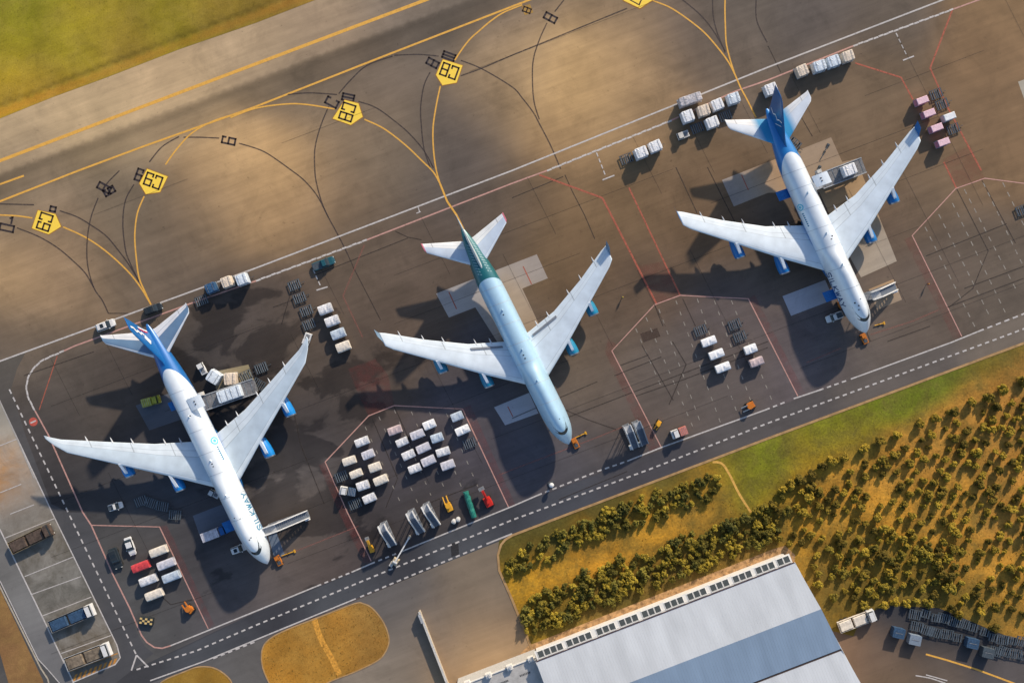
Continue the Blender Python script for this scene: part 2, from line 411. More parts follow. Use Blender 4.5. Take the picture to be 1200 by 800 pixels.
FLD = [(600,655,74,70,30),(650,628,76,70,32),(720,600,78,72,34),(800,570,96,86,36),(610,690,196,146,42),(640,680,196,144,48),(700,650,196,142,50),(760,620,190,140,50),(820,600,184,136,52),(840,570,176,130,52),
 (620,730,140,112,40),(660,720,96,84,32),(720,700,88,74,34),(780,680,92,76,36),(840,650,96,80,34),(880,640,92,78,32),(850,620,120,96,40),(880,660,150,112,60),(800,700,150,116,64),(700,738,140,110,60),
 (870,545,118,118,32),(860,570,98,106,32),(900,575,116,110,32),(900,530,110,118,34),(960,500,108,116,32),(1000,480,106,118,32),(1050,460,104,116,32),(1100,430,94,108,32),(1160,410,100,92,32),(950,530,140,118,36),(1000,510,128,112,34),
 (920,600,160,120,44),(960,580,186,136,54),(1000,560,190,140,60),(1050,540,184,134,60),(1100,520,178,130,62),(1150,480,176,128,62),(1195,450,160,116,60),(1030,610,196,144,56),(1100,600,190,140,60),(1180,600,180,132,64),(940,640,160,120,46),
 (1000,650,150,114,44),(1060,660,136,108,42),(1120,650,172,126,52),(1180,680,184,136,58),(1190,740,150,112,50),(960,690,120,94,40),(1100,700,110,90,38),(1020,700,110,90,38),(1150,720,130,104,46)]
sheet('field', [(585,633),(600,628),(667,601),(900,513),(1200,402),(1340,350),(1340,810),(1200,752),(1160,737),(1125,722),(1100,712),(1037,709),(1010,722),(1000,745),(960,735),(935,690),(915,655),(627,770),(600,702),(586,668),(583,650)],
      .02, M_field, FLD, sigma=19, step=5, edge=.04, post=darker([1.02, .99, .90]))
ISL = [(337,760,168,122,46),(360,740,156,116,50),(400,740,178,128,50),(430,730,150,112,52),(380,770,170,124,48),(440,760,150,110,48),(320,780,178,126,44)]
isl = smooth_pts([(317,803),(308,782),(307,762),(315,749),(337,737),(376,722),(415,707),(426,707),(437,713),(450,730),(456,750),(450,766),(440,775),(415,787),(387,798),(360,812),(340,820),(317,803)], 4)[:-1]
sheet('grass_island', isl, .03, M_grass, ISL, sigma=14, step=4, edge=.03, post=darker([.86, .84, 1.0]))
isl2 = [(180,812),(190,798),(215,787),(232,781),(250,782),(265,791),(272,802),(268,820)]
sheet('grass_island', isl2, .03, M_grass, [(230,795,140,104,40),(200,805,128,98,40)], sigma=14, step=4, edge=.03)
sheet('bare_ground', [(-60,560),(0,690),(50,796),(60,830),(10,800),(0,765),(-60,640)], .03, M_grass, [(20,760,124,92,62),(5,710,120,90,58)], sigma=20, step=5, edge=.03)
# lighter slabs let into the apron
def slab(pts, cols, m=M_plain, z=.006): return sheet('concrete_slab', pts, z, m, [(q_[0], q_[1], q_[2] * 1.06, q_[3] * 1.10, q_[4] * 1.20) for q_ in cols], sigma=14, step=4)
slab([(511,344),(629,298),(642,326),(612,338),(640,398),(590,412),(557,360),(526,372)], [(530,350,146,136,128),(560,340,150,140,132),(620,315,140,126,114),(600,350,146,124,102),(620,390,140,118,96),(570,380,140,130,122)])
slab([(579,477),(620,460),(631,484),(592,498)], [(600,480,150,146,146)])
slab([(846,211),(974,161),(987,190),(1003,186),(1051,306),(1009,325),(990,290),(960,225),(900,226),(860,242)],
     [(870,220,150,132,114),(900,205,156,134,112),(950,185,142,118,94),(975,180,136,114,92),(1000,215,150,120,88),(1010,240,152,126,96),(1020,290,146,128,108),(1035,305,144,128,110),(905,200,156,116,76),(858,232,120,112,108)])
slab([(917,347),(967,328),(977,351),(927,370)], [(940,350,144,140,142),(965,340,144,136,132)])
slab([(1018,339),(1047,327),(1057,351),(1028,363)], [(1035,335,150,118,84),(1040,350,134,116,98)])
slab([(159,475),(208,457),(222,488),(175,504)], [(190,480,88,88,92),(175,495,76,76,80)])
slab([(226,604),(262,590),(274,616),(236,633)], [(250,610,86,88,94)])
slab([(248,436),(291,427),(302,455),(258,474)], [(270,445,120,108,88),(290,440,132,116,84)])
slab([(1193,96),(1215,88),(1228,114),(1203,124)], [(1197,105,150,138,120)])
slab([(314,628),(324,624),(334,650),(322,655)], [(322,640,88,96,106)])

# ---- pavement joints and old blacked-out taxi curves
P_joint = paint_mat('joint_tar', alb(56, 48, 46), wear=.35, base=.62)
P_black = paint_mat('blackout_paint', alb(62, 52, 54), wear=.4, base=.72)
j = Strips(.010)
for ln_ in [[(662,205),(671,225),(685,252),(697,280)],[(600,232),(660,207)],[(407,297),(415,315),(446,375)],[(463,271),(478,278),(494,281)],[(370,322),(478,279)],
  [(792,196),(817,250)],[(829,196),(861,260)],[(900,54),(915,85)],[(930,122),(952,160)],[(1121,221),(1158,294),(1140,338),(1112,360)],[(1150,210),(1190,285)],
  [(600,490),(660,464),(700,447)],[(665,489),(740,460),(900,400)],[(662,480),(690,492),(722,503)],[(752,404),(789,469)],[(788,400),(804,427),(784,474)],[(727,428),(760,416)],[(745,464),(800,445),(900,407)],[(767,357),(777,382)],[(800,350),(815,382)],
  [(436,490),(466,560),(452,595)],[(462,476),(482,520)],[(500,590),(560,567)],[(180,690),(200,708),(225,702)],[(1040,400),(1090,382)],[(28,440),(110,412)],[(1130,338),(1200,312)],[(1085,300),(1180,262)],[(1110,360),(1200,326)],
  [(1020,400),(1000,350)],[(720,440),(775,418)],[(655,585),(735,552)],[(150,367),(127,367)],[(345,330),(338,352),(330,380)],[(342,470),(352,520),(380,590)],[(320,360),(362,345)]]:
    j.line(ln_, .27)
j.build('pavement_joint', P_joint)
jf = Strips(.0085); rj = random.Random(4)
yw = lambda x: 215 + (600 - x) * .381
for c_ in (55, 112, 170, 232, 290, 345):
    x = 60
    while x < 1210:
        x2 = x + rj.uniform(60, 160)
        if rj.random() < .6: jf.line([(x, yw(x) + c_), (x2, yw(x2) + c_)], .16)
        x = x2
for x in range(60, 1260, 62):
    for t0 in range(0, 400, 66):
        if rj.random() < .5:
            x0 = x + t0 * .505; x1 = x + (t0 + 66) * .505
            if yw(x) + t0 + 66 + (x1 - x) * 0 < 593 + (600 - x1) * .388 - 6: jf.line([(x0, yw(x) + t0), (x1, yw(x) + t0 + 66)], .15)
for c_ in (-150,):
    for x in range(0, 1150, 110):
        if rj.random() < .5: jf.line([(x, yw(x) + c_), (x + 110, yw(x + 110) + c_)], .14)
jf.build('faint_pavement_joint', paint_mat('faint_joint', alb(50, 44, 44), wear=.3, base=.42))
bl = Strips(.012)
for c in [[(215,161),(234,161),(257,162)],[(280,168),(300,174),(315,181),(342,200),(357,212),(372,230),(385,255),(397,277),(407,297)],
  [(385,125),(375,150),(369,175),(369,200),(371,215),(377,237),(385,255)],[(397,110),(410,95),(430,77),(460,66)],[(462,65),(490,64),(514,66)],[(540,71),(565,81),(600,102),(612,115),(625,132),(632,145),(645,170),(657,198)],
  [(641,27),(632,47),(625,70),(624,95),(626,120),(632,140)],[(650,14),(661,0)],[(337,111),(362,109),(395,111)],[(420,119),(440,126),(460,140),(480,157),(497,177),(508,197)],
  [(504,85),(497,100),(493,125),(494,150),(497,175),(504,196)],[(540,89),(565,80),(600,65),(637,50),(735,10)],[(157,216),(147,235),(144,262),(147,292),(152,307),(163,330)],
  [(140,200),(128,212),(121,221)],[(115,232),(106,257),(102,285),(103,312),(110,337),(120,352),(127,367)],[(20,267),(45,277),(67,290),(85,305),(100,320),(110,337)],
  [(70,247),(90,254),(107,264),(125,277),(140,295),(151,310),(163,330)],[(0,239),(40,240)],[(175,190),(190,172),(210,160)],
  [(800,0),(820,17),(835,35),(850,60)],[(835,0),(836,20),(841,40),(850,62)],[(886,0),(887,25),(899,50)]]:
    bl.line(c, .34, curve=True)
bl.build('blacked_out_line', P_black)

# ---- painted lines
P_white = paint_mat('white_line_paint', (.62, .58, .56), wear=.35)
P_pink = paint_mat('red_white_line_paint', (.60, .33, .28), wear=.3)
P_yel = paint_mat('yellow_line_paint', (.80, .42, .07), wear=.25, base=.97)
P_redl = paint_mat('red_line_paint', (.50, .13, .08), wear=.4, base=.8)
P_redz = paint_mat('red_zone_paint', (.34, .055, .05), wear=.16, base=.14, scale=.4)
y = Strips(.016)
y.line([(-20,196),(0,188.5),(150,131.5),(300,75),(498,.5),(520,-8)], .85)
y.line([(-10,240),(0,236),(92,200),(170,171),(300,125),(450,66),(600,8),(626,-2)], .5)
y.line([(0,216),(28,206)], .5)
for c in [[(275,134),(250,142),(225,156),(207,175),(194,193)],[(169,230),(161,250),(158,275),(159.5,300),(163,325),(170,342),(177,357)],
  [(0,252),(20,253),(38,255.5)],[(74,266),(100,278),(125,295),(150,318),(165,337),(177,357)],
  [(270,138),(300,127),(337,122),(362,123),(392,128)],[(427,140),(450,151),(475,170),(495,189),(508,202),(516,216)],
  [(612,6),(590,15),(575,25),(562,36),(550,47),(540,60),(533,71)],[(516,101),(511,125),(507.5,150),(508,175),(511,198),(516,216),(524,236)],
  [(765,1),(785,9),(805,22),(825,38),(841,56),(853,72),(861,87),(868,103),(876,118),(886,138)],[(850,-10),(849.5,10),(850,30),(851,50),(855,68),(861,87)]]:
    y.line(c, .38, curve=True)
y.line([(516,216),(524,236),(535,252),(546,274)], .5)
y.build('yellow_taxi_line', P_yel)
ow = Strips(.018)
w = Strips(.018)
w.line([(-20,431),(0,423),(300,314),(600,200),(900,79),(1105,0),(1130,-10)], .40)
for c in [[(300,329),(430,281)],[(641,200),(790,140)],[(1000,54),(1117,11)],[(75,411),(50,422),(40,431),(34,440),(31,452),(33,465),(41,481)]]:
    w.dash(c, .46, 1.3, .12, curve=len(c) > 3, alt=.045); w.dash(c, .2, 1.0, .9, curve=len(c) > 3)
w.line([(200,756),(300,715.5),(372,686)], .35); w.dash([(372,686),(412,670)], .4, 1.05, .95)
w.line([(412,670),(435,660)], .35); w.dash([(435,660),(470,646)], .4, 1.05, .95)
w.line([(470,646),(600,593),(630,580)], .35); w.dash([(630,580),(700,552)], .4, 1.2, .9); w.dash([(700,552),(735,540)], .4, 1.2, .9)
w.line([(735,540),(775,524),(897,480)], .35); w.dash([(897,480),(925,469)], .4, 1.2, .9); w.line([(930,467),(960,457)], .35)
w.dash([(960,457),(997,444)], .4, 1.2, .9); w.line([(997,444),(1115,401),(1147,388)], .35); w.dash([(1147,388),(1230,356)], .42, 1.4, 1.0)
w.dash([(160,784),(230,762),(300,732),(450,670),(600,609),(760,550),(900,495.5),(1160,400),(1230,374)], .42, 1.15, .95)
w.line([(176,797),(240,774)], .35); w.dash([(250,771),(300,751)], .4, 1.15, .95); w.line([(240,774),(300,749),(417,701)], .35)
w.dash([(422,699),(570,637)], .42, 1.15, .95); w.line([(570,637),(585,631),(600,625)], .4)
w.dash([(11,456),(80,600),(160,767)], .40, 1.25, 1.05)
w.line([(160,767),(154,785)], .4); w.line([(160,767),(174,781)], .4)
w.line([(-10,452),(0,470),(61,600),(137,755),(141,770),(135,778),(85,799)], .3)
w.line([(-5,612),(0,620),(52,727),(88,803)], .35)
w.line([(0,680),(45,772),(58,786),(70,800)], .25)
for a, b_ in [((6,630),(64,607)),((29,675),(86,652)),((37,696),(95,675)),((50,721),(107,699)),((72,765),(130,744)),((0,577),(25,567)),((0,522),(20,514)),((12,602),(40,591))]: w.line([a, b_], .22)
# T marks, stop bars
for a, b_, c, e in [((699,179),(710,207),(706,211),(720,205.5)),((1050,39),(1064,68),(1058,71),(1071,66)),((367,316),(377,338),(371,340),(384,336))]:
    w.dash([a, b_], .3, 1.1, .6); w.line([c, e], .35)
w.line([(490,243),(492,249)], .25); w.line([(488,250),(493,248)], .25)
# dashed stand guides inside the bays
SG = [[(742,383),(764,400)],[]]
for x0, y0, x1, y1 in [(745,385,778,460),(757,372,812,500),(772,362,822,498),(792,352,845,497),(817,350,866,490),(837,352,880,470),(857,352,905,470)]:
    ow.dash([(x0, y0), (x1, y1)], .22, 1.1, 1.9)
for x0, y0, x1, y1 in [(1084,266,1144,386),(1100,251,1161,373),(1116,238,1178,366),(1130,222,1190,338),(1152,214,1215,345),(1175,214,1225,315)]:
    ow.dash([(x0, y0), (x1, y1)], .25, 1.3, 1.5)
for x0, y0, x1, y1 in [(428,500,470,590),(444,488,490,590),(462,480,505,580),(482,482,520,570),(503,482,545,580),(523,484,560,570)]:
    ow.dash([(x0, y0), (x1, y1)], .2, 1.0, 2.4)
w.line([(1085,790),(1110,797)], .3)
w.build('white_line', P_white)
ow.build('faded_guide_line', paint_mat('faded_white', (.42, .38, .33), wear=.4, base=.7))
p = Strips(.016)
for c in [[(102,400),(222,356),(300,329)],[(430,281),(600,215),(641,200)],[(787,141),(862,107),(900,94),(1000,54)],[(1117,11),(1150,-1)],
          [(41,481),(57,510),(97,600),(107,615),(132,672),(152,712),(162,735),(166,744),(172,752),(181,758),(190,759),(200,756)],
          [(102,400),(88,405),(75,411)]]: p.line(c, .38)
for c in [[(407,600),(381,541),(432,487),(462,475),(542,479),(596,594)],[(407,600),(421,628),(435,657)],[(775,524),(717,411),(767,357),(797,346),(877,350),(935,464)],
          [(1127,394),(1069,276),(1120,221),(1154,209),(1200,215),(1240,220)],[(107,615),(187,617),(244,736)]]: p.line(c, .26)
p.build('bay_outline', P_pink)
r = Strips(.015)
for c, ww in [([(632,205),(706,232),(770,357)], .45),([(737,220),(797,346)], .4),([(1002,74),(1056,91),(1070,117)], .4),([(1116,12),(1090,80),(1110,125),(1150,200)], .42),([(1106,190),(1121,221)], .4),
  ([(67,417),(46,480)], .25),([(526,342),(535,362)], .3),([(613,312),(623,333)], .3),([(595,476),(601,488)], .25),
  ([(869,205),(877,223)], .25)]:
    r.line(c, ww)
r.build('red_line', P_redl)
r = Strips(.015)
for c, ww in [([(1020,392),(1070,376),(1100,363)], .22),([(427,287),(402,347),(425,395)], .25),([(945,425),(985,408)], .2),([(585,556),(700,512),(735,498)], .2),([(340,648),(420,616)], .2)]: r.line(c, ww)
r.build('faint_red_line', paint_mat('faint_red', (.42, .13, .10), wear=.3, base=.45))
z = Strips(.008)
z.poly([(381,541),(407,600),(435,657),(427,660),(398,602),(374,545)]).poly([(542,479),(596,594),(604,591),(551,474)]).poly([(432,487),(462,475),(455,440),(440,420),(408,432),(420,462)])
z.poly([(775,524),(717,411),(723,404),(713,396),(709,412),(762,530)]).poly([(877,350),(935,464),(944,461),(884,345)]).poly([(767,357),(797,346),(778,306),(745,312)])
z.poly([(1069,276),(1127,394),(1118,398),(1060,281)]).poly([(1105,187),(1137,170),(1154,209),(1120,221)]).poly([(187,617),(244,736),(252,733),(195,614)])
z.build('red_zone', P_redz)
# orange hatch at the foot of the truck parking
h = Strips(.012)
for k in range(9):
    a = (88 + k * 5.8, 789 - k * 2.3); t = (139 - 0 - (8 - k) * 5.8, 767 + (8 - k) * 2.3)
    h.poly([(a[0], a[1] + 1), (a[0] + 3, a[1] - .2), (a[0] + 0, a[1] + 8.4), (a[0] - 3.4, a[1] + 9.4)])
h.line([(82,786),(138,765)], .25)
h.build('orange_hatching', paint_mat('orange_paint', (.62, .27, .05), base=.9))

# ---- painted stand codes: yellow pentagons
P_sign = paint_mat('sign_yellow_paint', (.97, .66, .07), wear=.04, base=1.0, scale=3)
P_dark = mat('sign_black_paint', (.05, .028, .02), rough=.8, var=.1)
P_ghost = paint_mat('blackout_code', alb(42, 36, 46), wear=.3, base=.85)
P_rim = mat('sign_rim_paint', (.42, .18, .03), rough=.8, var=.15)
def flat_text(name, text, cx, cy, ang, w_, h_, gap, th, z, m, parent=None, kind=None):
    """strokes centred on a photo pixel, reading direction ang (deg, ccw in the picture)"""
    q, wid = stroke_quads(text, w_, h_, gap, th); c = Vector(G(cx, cy)); ca, sa = math.cos(R(ang)), math.sin(R(ang)); mb = MB()
    for qu in q:
        mb.add([(c.x + (p_.x - wid / 2) * ca - (p_.y - h_ / 2) * sa, c.y + (p_.x - wid / 2) * sa + (p_.y - h_ / 2) * ca, z) for p_ in qu], [(0, 1, 2, 3)])
    o = mb.build(name, m, parent, fix=False)
    if kind: o['kind'] = kind
    return o
def pentagon(outline, code, cx, cy, ang, w_, h_, label):
    cen = G(cx, cy); r0 = empty('painted_stand_sign', (cen[0], cen[1], 0), 0, label, 'pavement sign', 'yellow stand signs painted on the taxiway')
    def loc(st): st.m.v = [(v[0] - cen[0], v[1] - cen[1], v[2]) for v in st.m.v]; return st
    loc(Strips(.020).poly([(cx + (x - cx) * 1.06, cy + (yy - cy) * 1.06) for x, yy in outline])).build('rim', P_rim, kind=None, parent=r0)
    loc(Strips(.024).poly(outline)).build('panel', P_sign, kind=None, parent=r0)
    t = flat_text('code', code, cx, cy, ang, w_, h_, .8, .46, .028, P_dark)
    t.data.transform(Matrix.Translation((-cen[0], -cen[1], 0))); adopt(t, r0)
pentagon([(404,117.5),(420,121.5),(425,137),(411,146.5),(390,139)], 'C8', 407, 131.5, -108, 1.75, 3.3, 'yellow pentagon painted C8, left of the two C8 signs, its point to the lower right')
pentagon([(519,70),(542,77),(535,97),(518.5,100),(511,88)], 'C8', 526.5, 83.5, 160, 1.7, 3.2, 'yellow pentagon painted C8, right of the two C8 signs, its point down')
pentagon([(172.5,198),(196.5,207),(187.5,225),(171,227.5),(163.5,215)], 'C9', 179.5, 212, 160, 1.7, 3.2, 'yellow pentagon painted C9, right of the two C9 signs, its point down')
pentagon([(44.5,246.5),(65,251),(71.5,265.5),(57,274.5),(37.5,267.5)], 'C9', 52.5, 260, -108, 1.7, 3.2, 'yellow pentagon painted C9, left of the two C9 signs, near the left picture edge')
# the one cut by the top edge
cen = G(747, -3); r0 = empty('painted_stand_sign', (cen[0], cen[1], 0), 0, 'yellow pentagon painted sign cut off by the top edge of the picture', 'pavement sign', 'yellow stand signs painted on the taxiway')
for nm, z_, sc, m_ in (('rim', .020, 1.1, P_rim), ('panel', .024, 1.0, P_sign)):
    s_ = Strips(z_).poly([(747 + (a - 747) * sc, -3 + (b_ + 3) * sc) for a, b_ in [(731,1),(739,-20),(762,-14),(765,0),(750,10)]])
    s_.m.v = [(v[0] - cen[0], v[1] - cen[1], v[2]) for v in s_.m.v]; s_.build(nm, m_, kind=None, parent=r0)
s_ = Strips(.028).line([(738,0),(749,6),(755,-8),(746,-12),(738,0)], .3); s_.m.v = [(v[0] - cen[0], v[1] - cen[1], v[2]) for v in s_.m.v]; s_.build('code', P_dark, kind=None, parent=r0)
# blacked-out codes beside them
for t, cx, cy, an, w_, h_ in [('8',408,114.5,-12,3.0,1.7),('8',507,74,62,1.6,3.0),('8',526,66,-20,3.2,1.6),('9',163,205,160,1.5,3.0),('0',62,245,78,1.2,1.4),('9',268,165,-102,1.6,3.4),('8',645,21,62,1.6,3.2),('C',389,120,62,1.8,3.2),('0',8,267,-12,3.6,1.6),('1',14,258,-12,1.2,1.6),('8',122,220,62,1.6,3.4),('9',128,224,-60,1.6,2.8)]:
    flat_text('blacked_out_code', t, cx, cy, an, w_, h_, .5, .52, .014, P_ghost, kind='structure')
o = flat_text('small_yellow_code', '8', 617.5, 12, 70, 1.2, 2.0, .5, .35, .024, P_dark, kind='structure')
s_ = Strips(.019).poly([(611,8),(621,5),(625,15),(615,18)]); s_.build('small_yellow_panel', paint_mat('old_yellow', (.5, .28, .05), wear=.4, base=.8))
# road roundel
cen = G(39, 494); r0 = empty('painted_road_roundel', (cen[0], cen[1], 0), 0, 'red no entry roundel with white bar painted on the perimeter road', 'road marking')
mb = MB(); mb.add([(math.cos(a) * 1.15, math.sin(a) * 1.15, .020) for a in np.linspace(0, 2 * math.pi, 24, False)], [tuple(range(24))]); mb.build('disc', paint_mat('roundel_red', (.55, .10, .07), wear=.2), r0)
mb = MB(); mb.box((0, 0, .024), (1.6, .38, .004), rz=R(25)); mb.build('bar', P_white, r0)

# ---- kerbs along the field
P_kerb = mat('kerb_concrete', (.44, .27, .12), rough=.9, var=.15, scale=.5)
def kerb(name, pts, wd=.55, hgt=.10, m=P_kerb, curve=False):
    if curve: pts = smooth_pts(pts, 4)
    mb = MB(); p_ = [Vector(G(*q)) for q in pts]; L = []; n = len(p_)
    rings = []
    for i in range(n):
        t = (p_[min(i + 1, n - 1)] - p_[max(i - 1, 0)]).normalized(); nn = Vector((-t.y, t.x)) * wd / 2
        a, b_ = p_[i] - nn, p_[i] + nn
        rings.append([(a.x, a.y, 0), (b_.x, b_.y, 0), (b_.x, b_.y, hgt), (a.x, a.y, hgt)])
    mb.loft(rings); o = mb.build(name, m); tag(o, kind='structure'); return o
kerb('kerb', [(1340,350),(1200,402),(900,513.5),(667,601.5),(600,627),(592,632),(587,638),(583.5,650),(585,668),(600,702),(627,769)], wd=.6)
kerb('kerb', isl + [isl[0]], wd=.32, hgt=.08)
kerb('kerb', isl2, wd=.3, hgt=.08, curve=True)
kerb('kerb', [(-30,622),(0,687),(48,783),(56,795),(60,812)], wd=.35, hgt=.08, m=mat('kerb_pale', (.42, .37, .30), rough=.9))
kerb('kerb', [(0,470),(18,509),(40,560)], wd=.3, hgt=.05, m=mat('kerb_grey', (.4, .38, .36), rough=.9))
# worn paths
pm = mat('path_soil', alb(206, 160, 84), rough=1, var=.15, scale=1.5)
pt = Strips(.034); pt.line([(835,541),(846,543),(855,556),(866,578),(880,600)], .6, curve=True); pt.build('footpath', pm)
pt = Strips(.044); pt.line([(368,724),(376,748),(387,768),(398,790)], 1.5, curve=True); pt.build('footpath', mat('path_dry', alb(204, 146, 62), rough=1, var=.2, scale=1.2, bump=.03))
yl = Strips(.016); yl.line([(1085,766),(1110,773),(1145,784),(1188,800),(1205,808)], .45); yl.build('yellow_edge_line', P_yel)
wl = Strips(.016); wl.line([(1073,791),(1090,794),(1108,800)], .3, curve=True); wl.build('white_line', P_white)
# a dark square patch on the road
sq = Strips(.012); sq.poly([(528,637),(537,634),(538,650),(529,652)]); sq.build('road_patch', paint_mat('patch', alb(44, 42, 46), base=.8))
for pts in ([(750,391),(770,384),(774,394),(754,401)],): Strips(.012).poly(pts).build('apron_patch', paint_mat('patch2', alb(70, 54, 48), base=.7))
# ================================================================ aircraft
KS = 0.878                    # apron foreshortening measured in the photograph (north-south)
PPM = F / (HC - 6.0)          # photo pixels per metre at wing height
def pchip(xs, ys):
    xs = np.array(xs, float); ys = np.array(ys, float); h = np.diff(xs); dl = np.diff(ys) / h
    m = np.zeros(len(xs)); m[0] = dl[0]; m[-1] = dl[-1]
    for i in range(1, len(xs) - 1): m[i] = 0 if dl[i - 1] * dl[i] <= 0 else 2 * dl[i - 1] * dl[i] / (dl[i - 1] + dl[i])
    def f(x):
        i = int(np.clip(np.searchsorted(xs, x) - 1, 0, len(xs) - 2)); t = (x - xs[i]) / h[i]; t = min(1, max(0, t))
        return (2*t**3-3*t*t+1)*ys[i] + (t**3-2*t*t+t)*h[i]*m[i] + (-2*t**3+3*t*t)*ys[i+1] + (t**3-t*t)*h[i]*m[i+1]
    return f

def plane_skin(name, white, tail, s0, k, belly=None, band=None, shade=None, metal=.12):
    """fuselage paint: white ahead of a curved edge, tail colour behind and below"""
    m = bpy.data.materials.new(name); m.use_nodes = True
    n = m.node_tree.nodes; l = m.node_tree.links; b = n['Principled BSDF']
    b.inputs['Roughness'].default_value = .36; b.inputs['Coat Weight'].default_value = .9; b.inputs['Coat Roughness'].default_value = .28; b.inputs['Metallic'].default_value = metal
    def attr(x):
        a = n.new('ShaderNodeAttribute'); a.attribute_name = x; return a.outputs['Fac']
    def step(src, lo, hi):
        r_ = n.new('ShaderNodeMapRange'); r_.inputs['From Min'].default_value = lo; r_.inputs['From Max'].default_value = hi; l.new(src, r_.inputs['Value']); return r_.outputs[0]
    def mix(f_, a, c):
        x = n.new('ShaderNodeMix'); x.data_type = 'RGBA'; l.new(f_, x.inputs['Factor'])
        for s_, i in ((a, 6), (c, 7)):
            if isinstance(s_, tuple): x.inputs[i].default_value = (*s_, 1)
            else: l.new(s_, x.inputs[i])
        return x.outputs[2]
    tc = n.new('ShaderNodeTexCoord'); nz = n.new('ShaderNodeTexNoise'); nz.inputs['Scale'].default_value = .8; nz.inputs['Detail'].default_value = 4
    l.new(tc.outputs['Object'], nz.inputs['Vector'])
    wcol = mix(step(nz.outputs['Fac'], .3, .7), tuple(c * .93 for c in white), white)
    c = mix(step(attr('tailm'), -.05, .05), wcol, tail)
    if band: c = mix(step(attr('band'), -.05, .05), c, band)
    c = mix(step(attr('seam'), .6, 1.0), c, tuple(x * .8 for x in white)) if False else c
    l.new(c, b.inputs['Base Color']); return m

def wing_mat(name, le, mid, te, root=None):
    m = bpy.data.materials.new(name); m.use_nodes = True
    n = m.node_tree.nodes; l = m.node_tree.links; b = n['Principled BSDF']
    b.inputs['Roughness'].default_value = .45; b.inputs['Coat Weight'].default_value = .15
    a = n.new('ShaderNodeAttribute'); a.attribute_name = 'chord'
    cr = n.new('ShaderNodeValToRGB'); e = cr.color_ramp.elements; cr.color_ramp.interpolation = 'LINEAR'
    e[0].position = 0; e[0].color = (*le, 1); e[1].position = 1; e[1].color = (*te, 1)
    dk = tuple(x * .62 for x in mid)
    for pos, c in ((.125, le), (.135, dk), (.145, mid), (.655, mid), (.665, dk), (.675, te), (.80, te), (.808, dk), (.818, te), (.93, te)):
        q = e.new(pos); q.color = (*c, 1)
    l.new(a.outputs['Fac'], cr.inputs[0])
    sp = n.new('ShaderNodeAttribute'); sp.attribute_name = 'span'
    wv = n.new('ShaderNodeMath'); wv.operation = 'PINGPONG'; wv.inputs[1].default_value = .075; l.new(sp.outputs['Fac'], wv.inputs[0])
    lt = n.new('ShaderNodeMath'); lt.operation = 'LESS_THAN'; lt.inputs[1].default_value = .0022; l.new(wv.outputs[0], lt.inputs[0])
    gt = n.new('ShaderNodeMath'); gt.operation = 'GREATER_THAN'; gt.inputs[1].default_value = .665; l.new(a.outputs['Fac'], gt.inputs[0])
    ml = n.new('ShaderNodeMath'); ml.operation = 'MULTIPLY'; l.new(lt.outputs[0], ml.inputs[0]); l.new(gt.outputs[0], ml.inputs[1])
    tc = n.new('ShaderNodeTexCoord'); nz = n.new('ShaderNodeTexNoise'); nz.inputs['Scale'].default_value = .35; nz.inputs['Detail'].default_value = 6
    l.new(tc.outputs['Object'], nz.inputs['Vector'])
    mr = n.new('ShaderNodeMapRange'); mr.inputs['From Min'].default_value = .3; mr.inputs['From Max'].default_value = .7; mr.inputs['To Min'].default_value = .86; mr.inputs['To Max'].default_value = 1.05
    l.new(nz.outputs['Fac'], mr.inputs['Value'])
    s1 = n.new('ShaderNodeMath'); s1.operation = 'MULTIPLY_ADD'; l.new(ml.outputs[0], s1.inputs[0]); s1.inputs[1].default_value = -.32; l.new(mr.outputs[0], s1.inputs[2])
    vm = n.new('ShaderNodeVectorMath'); vm.operation = 'SCALE'; l.new(cr.outputs[0], vm.inputs[0]); l.new(s1.outputs[0], vm.inputs['Scale'])
    if root:
        ra = n.new('ShaderNodeAttribute'); ra.attribute_name = 'rootm'
        x = n.new('ShaderNodeMix'); x.data_type = 'RGBA'; l.new(ra.outputs['Fac'], x.inputs['Factor']); l.new(vm.outputs[0], x.inputs[6]); x.inputs[7].default_value = (*root, 1)
        l.new(x.outputs[2], b.inputs['Base Color'])
    else: l.new(vm.outputs[0], b.inputs['Base Color'])
    return m

WHITE = (.78, .85, .92); WBLUE = (.008, .14, .44); DBLUE = (.012, .085, .27); TEAL = (.008, .13, .155)
M_glass = mat('cockpit_glass', (.02, .03, .04), rough=.15, var=.05)
M_tyre = mat('tyre_rubber', (.02, .02, .02), rough=.9)
M_steel = mat('bare_metal', (.45, .46, .48), rough=.35, metal=.8)
M_wgrey = mat('wing_grey', (.56, .58, .62), rough=.5, var=.05)
M_mark = mat('small_marking_ink', (.03, .03, .04), rough=.6)
M_white = mat('aircraft_white', WHITE, rough=.35, var=.03)

def airfoil(n=13):
    """closed section: chord 0..1 (nose first along the top), thickness factor"""
    xs = [(1 - math.cos(math.pi * i / (n - 1))) / 2 for i in range(n)]
    th = lambda x: 5 * (.2969 * math.sqrt(x) - .126 * x - .3516 * x * x + .2843 * x ** 3 - .1036 * x ** 4)
    up = [(x, th(x) * 1.1) for x in xs]; lo = [(x, -th(x) * .8) for x in reversed(xs[1:-1])]
    return up + lo
AF = airfoil()

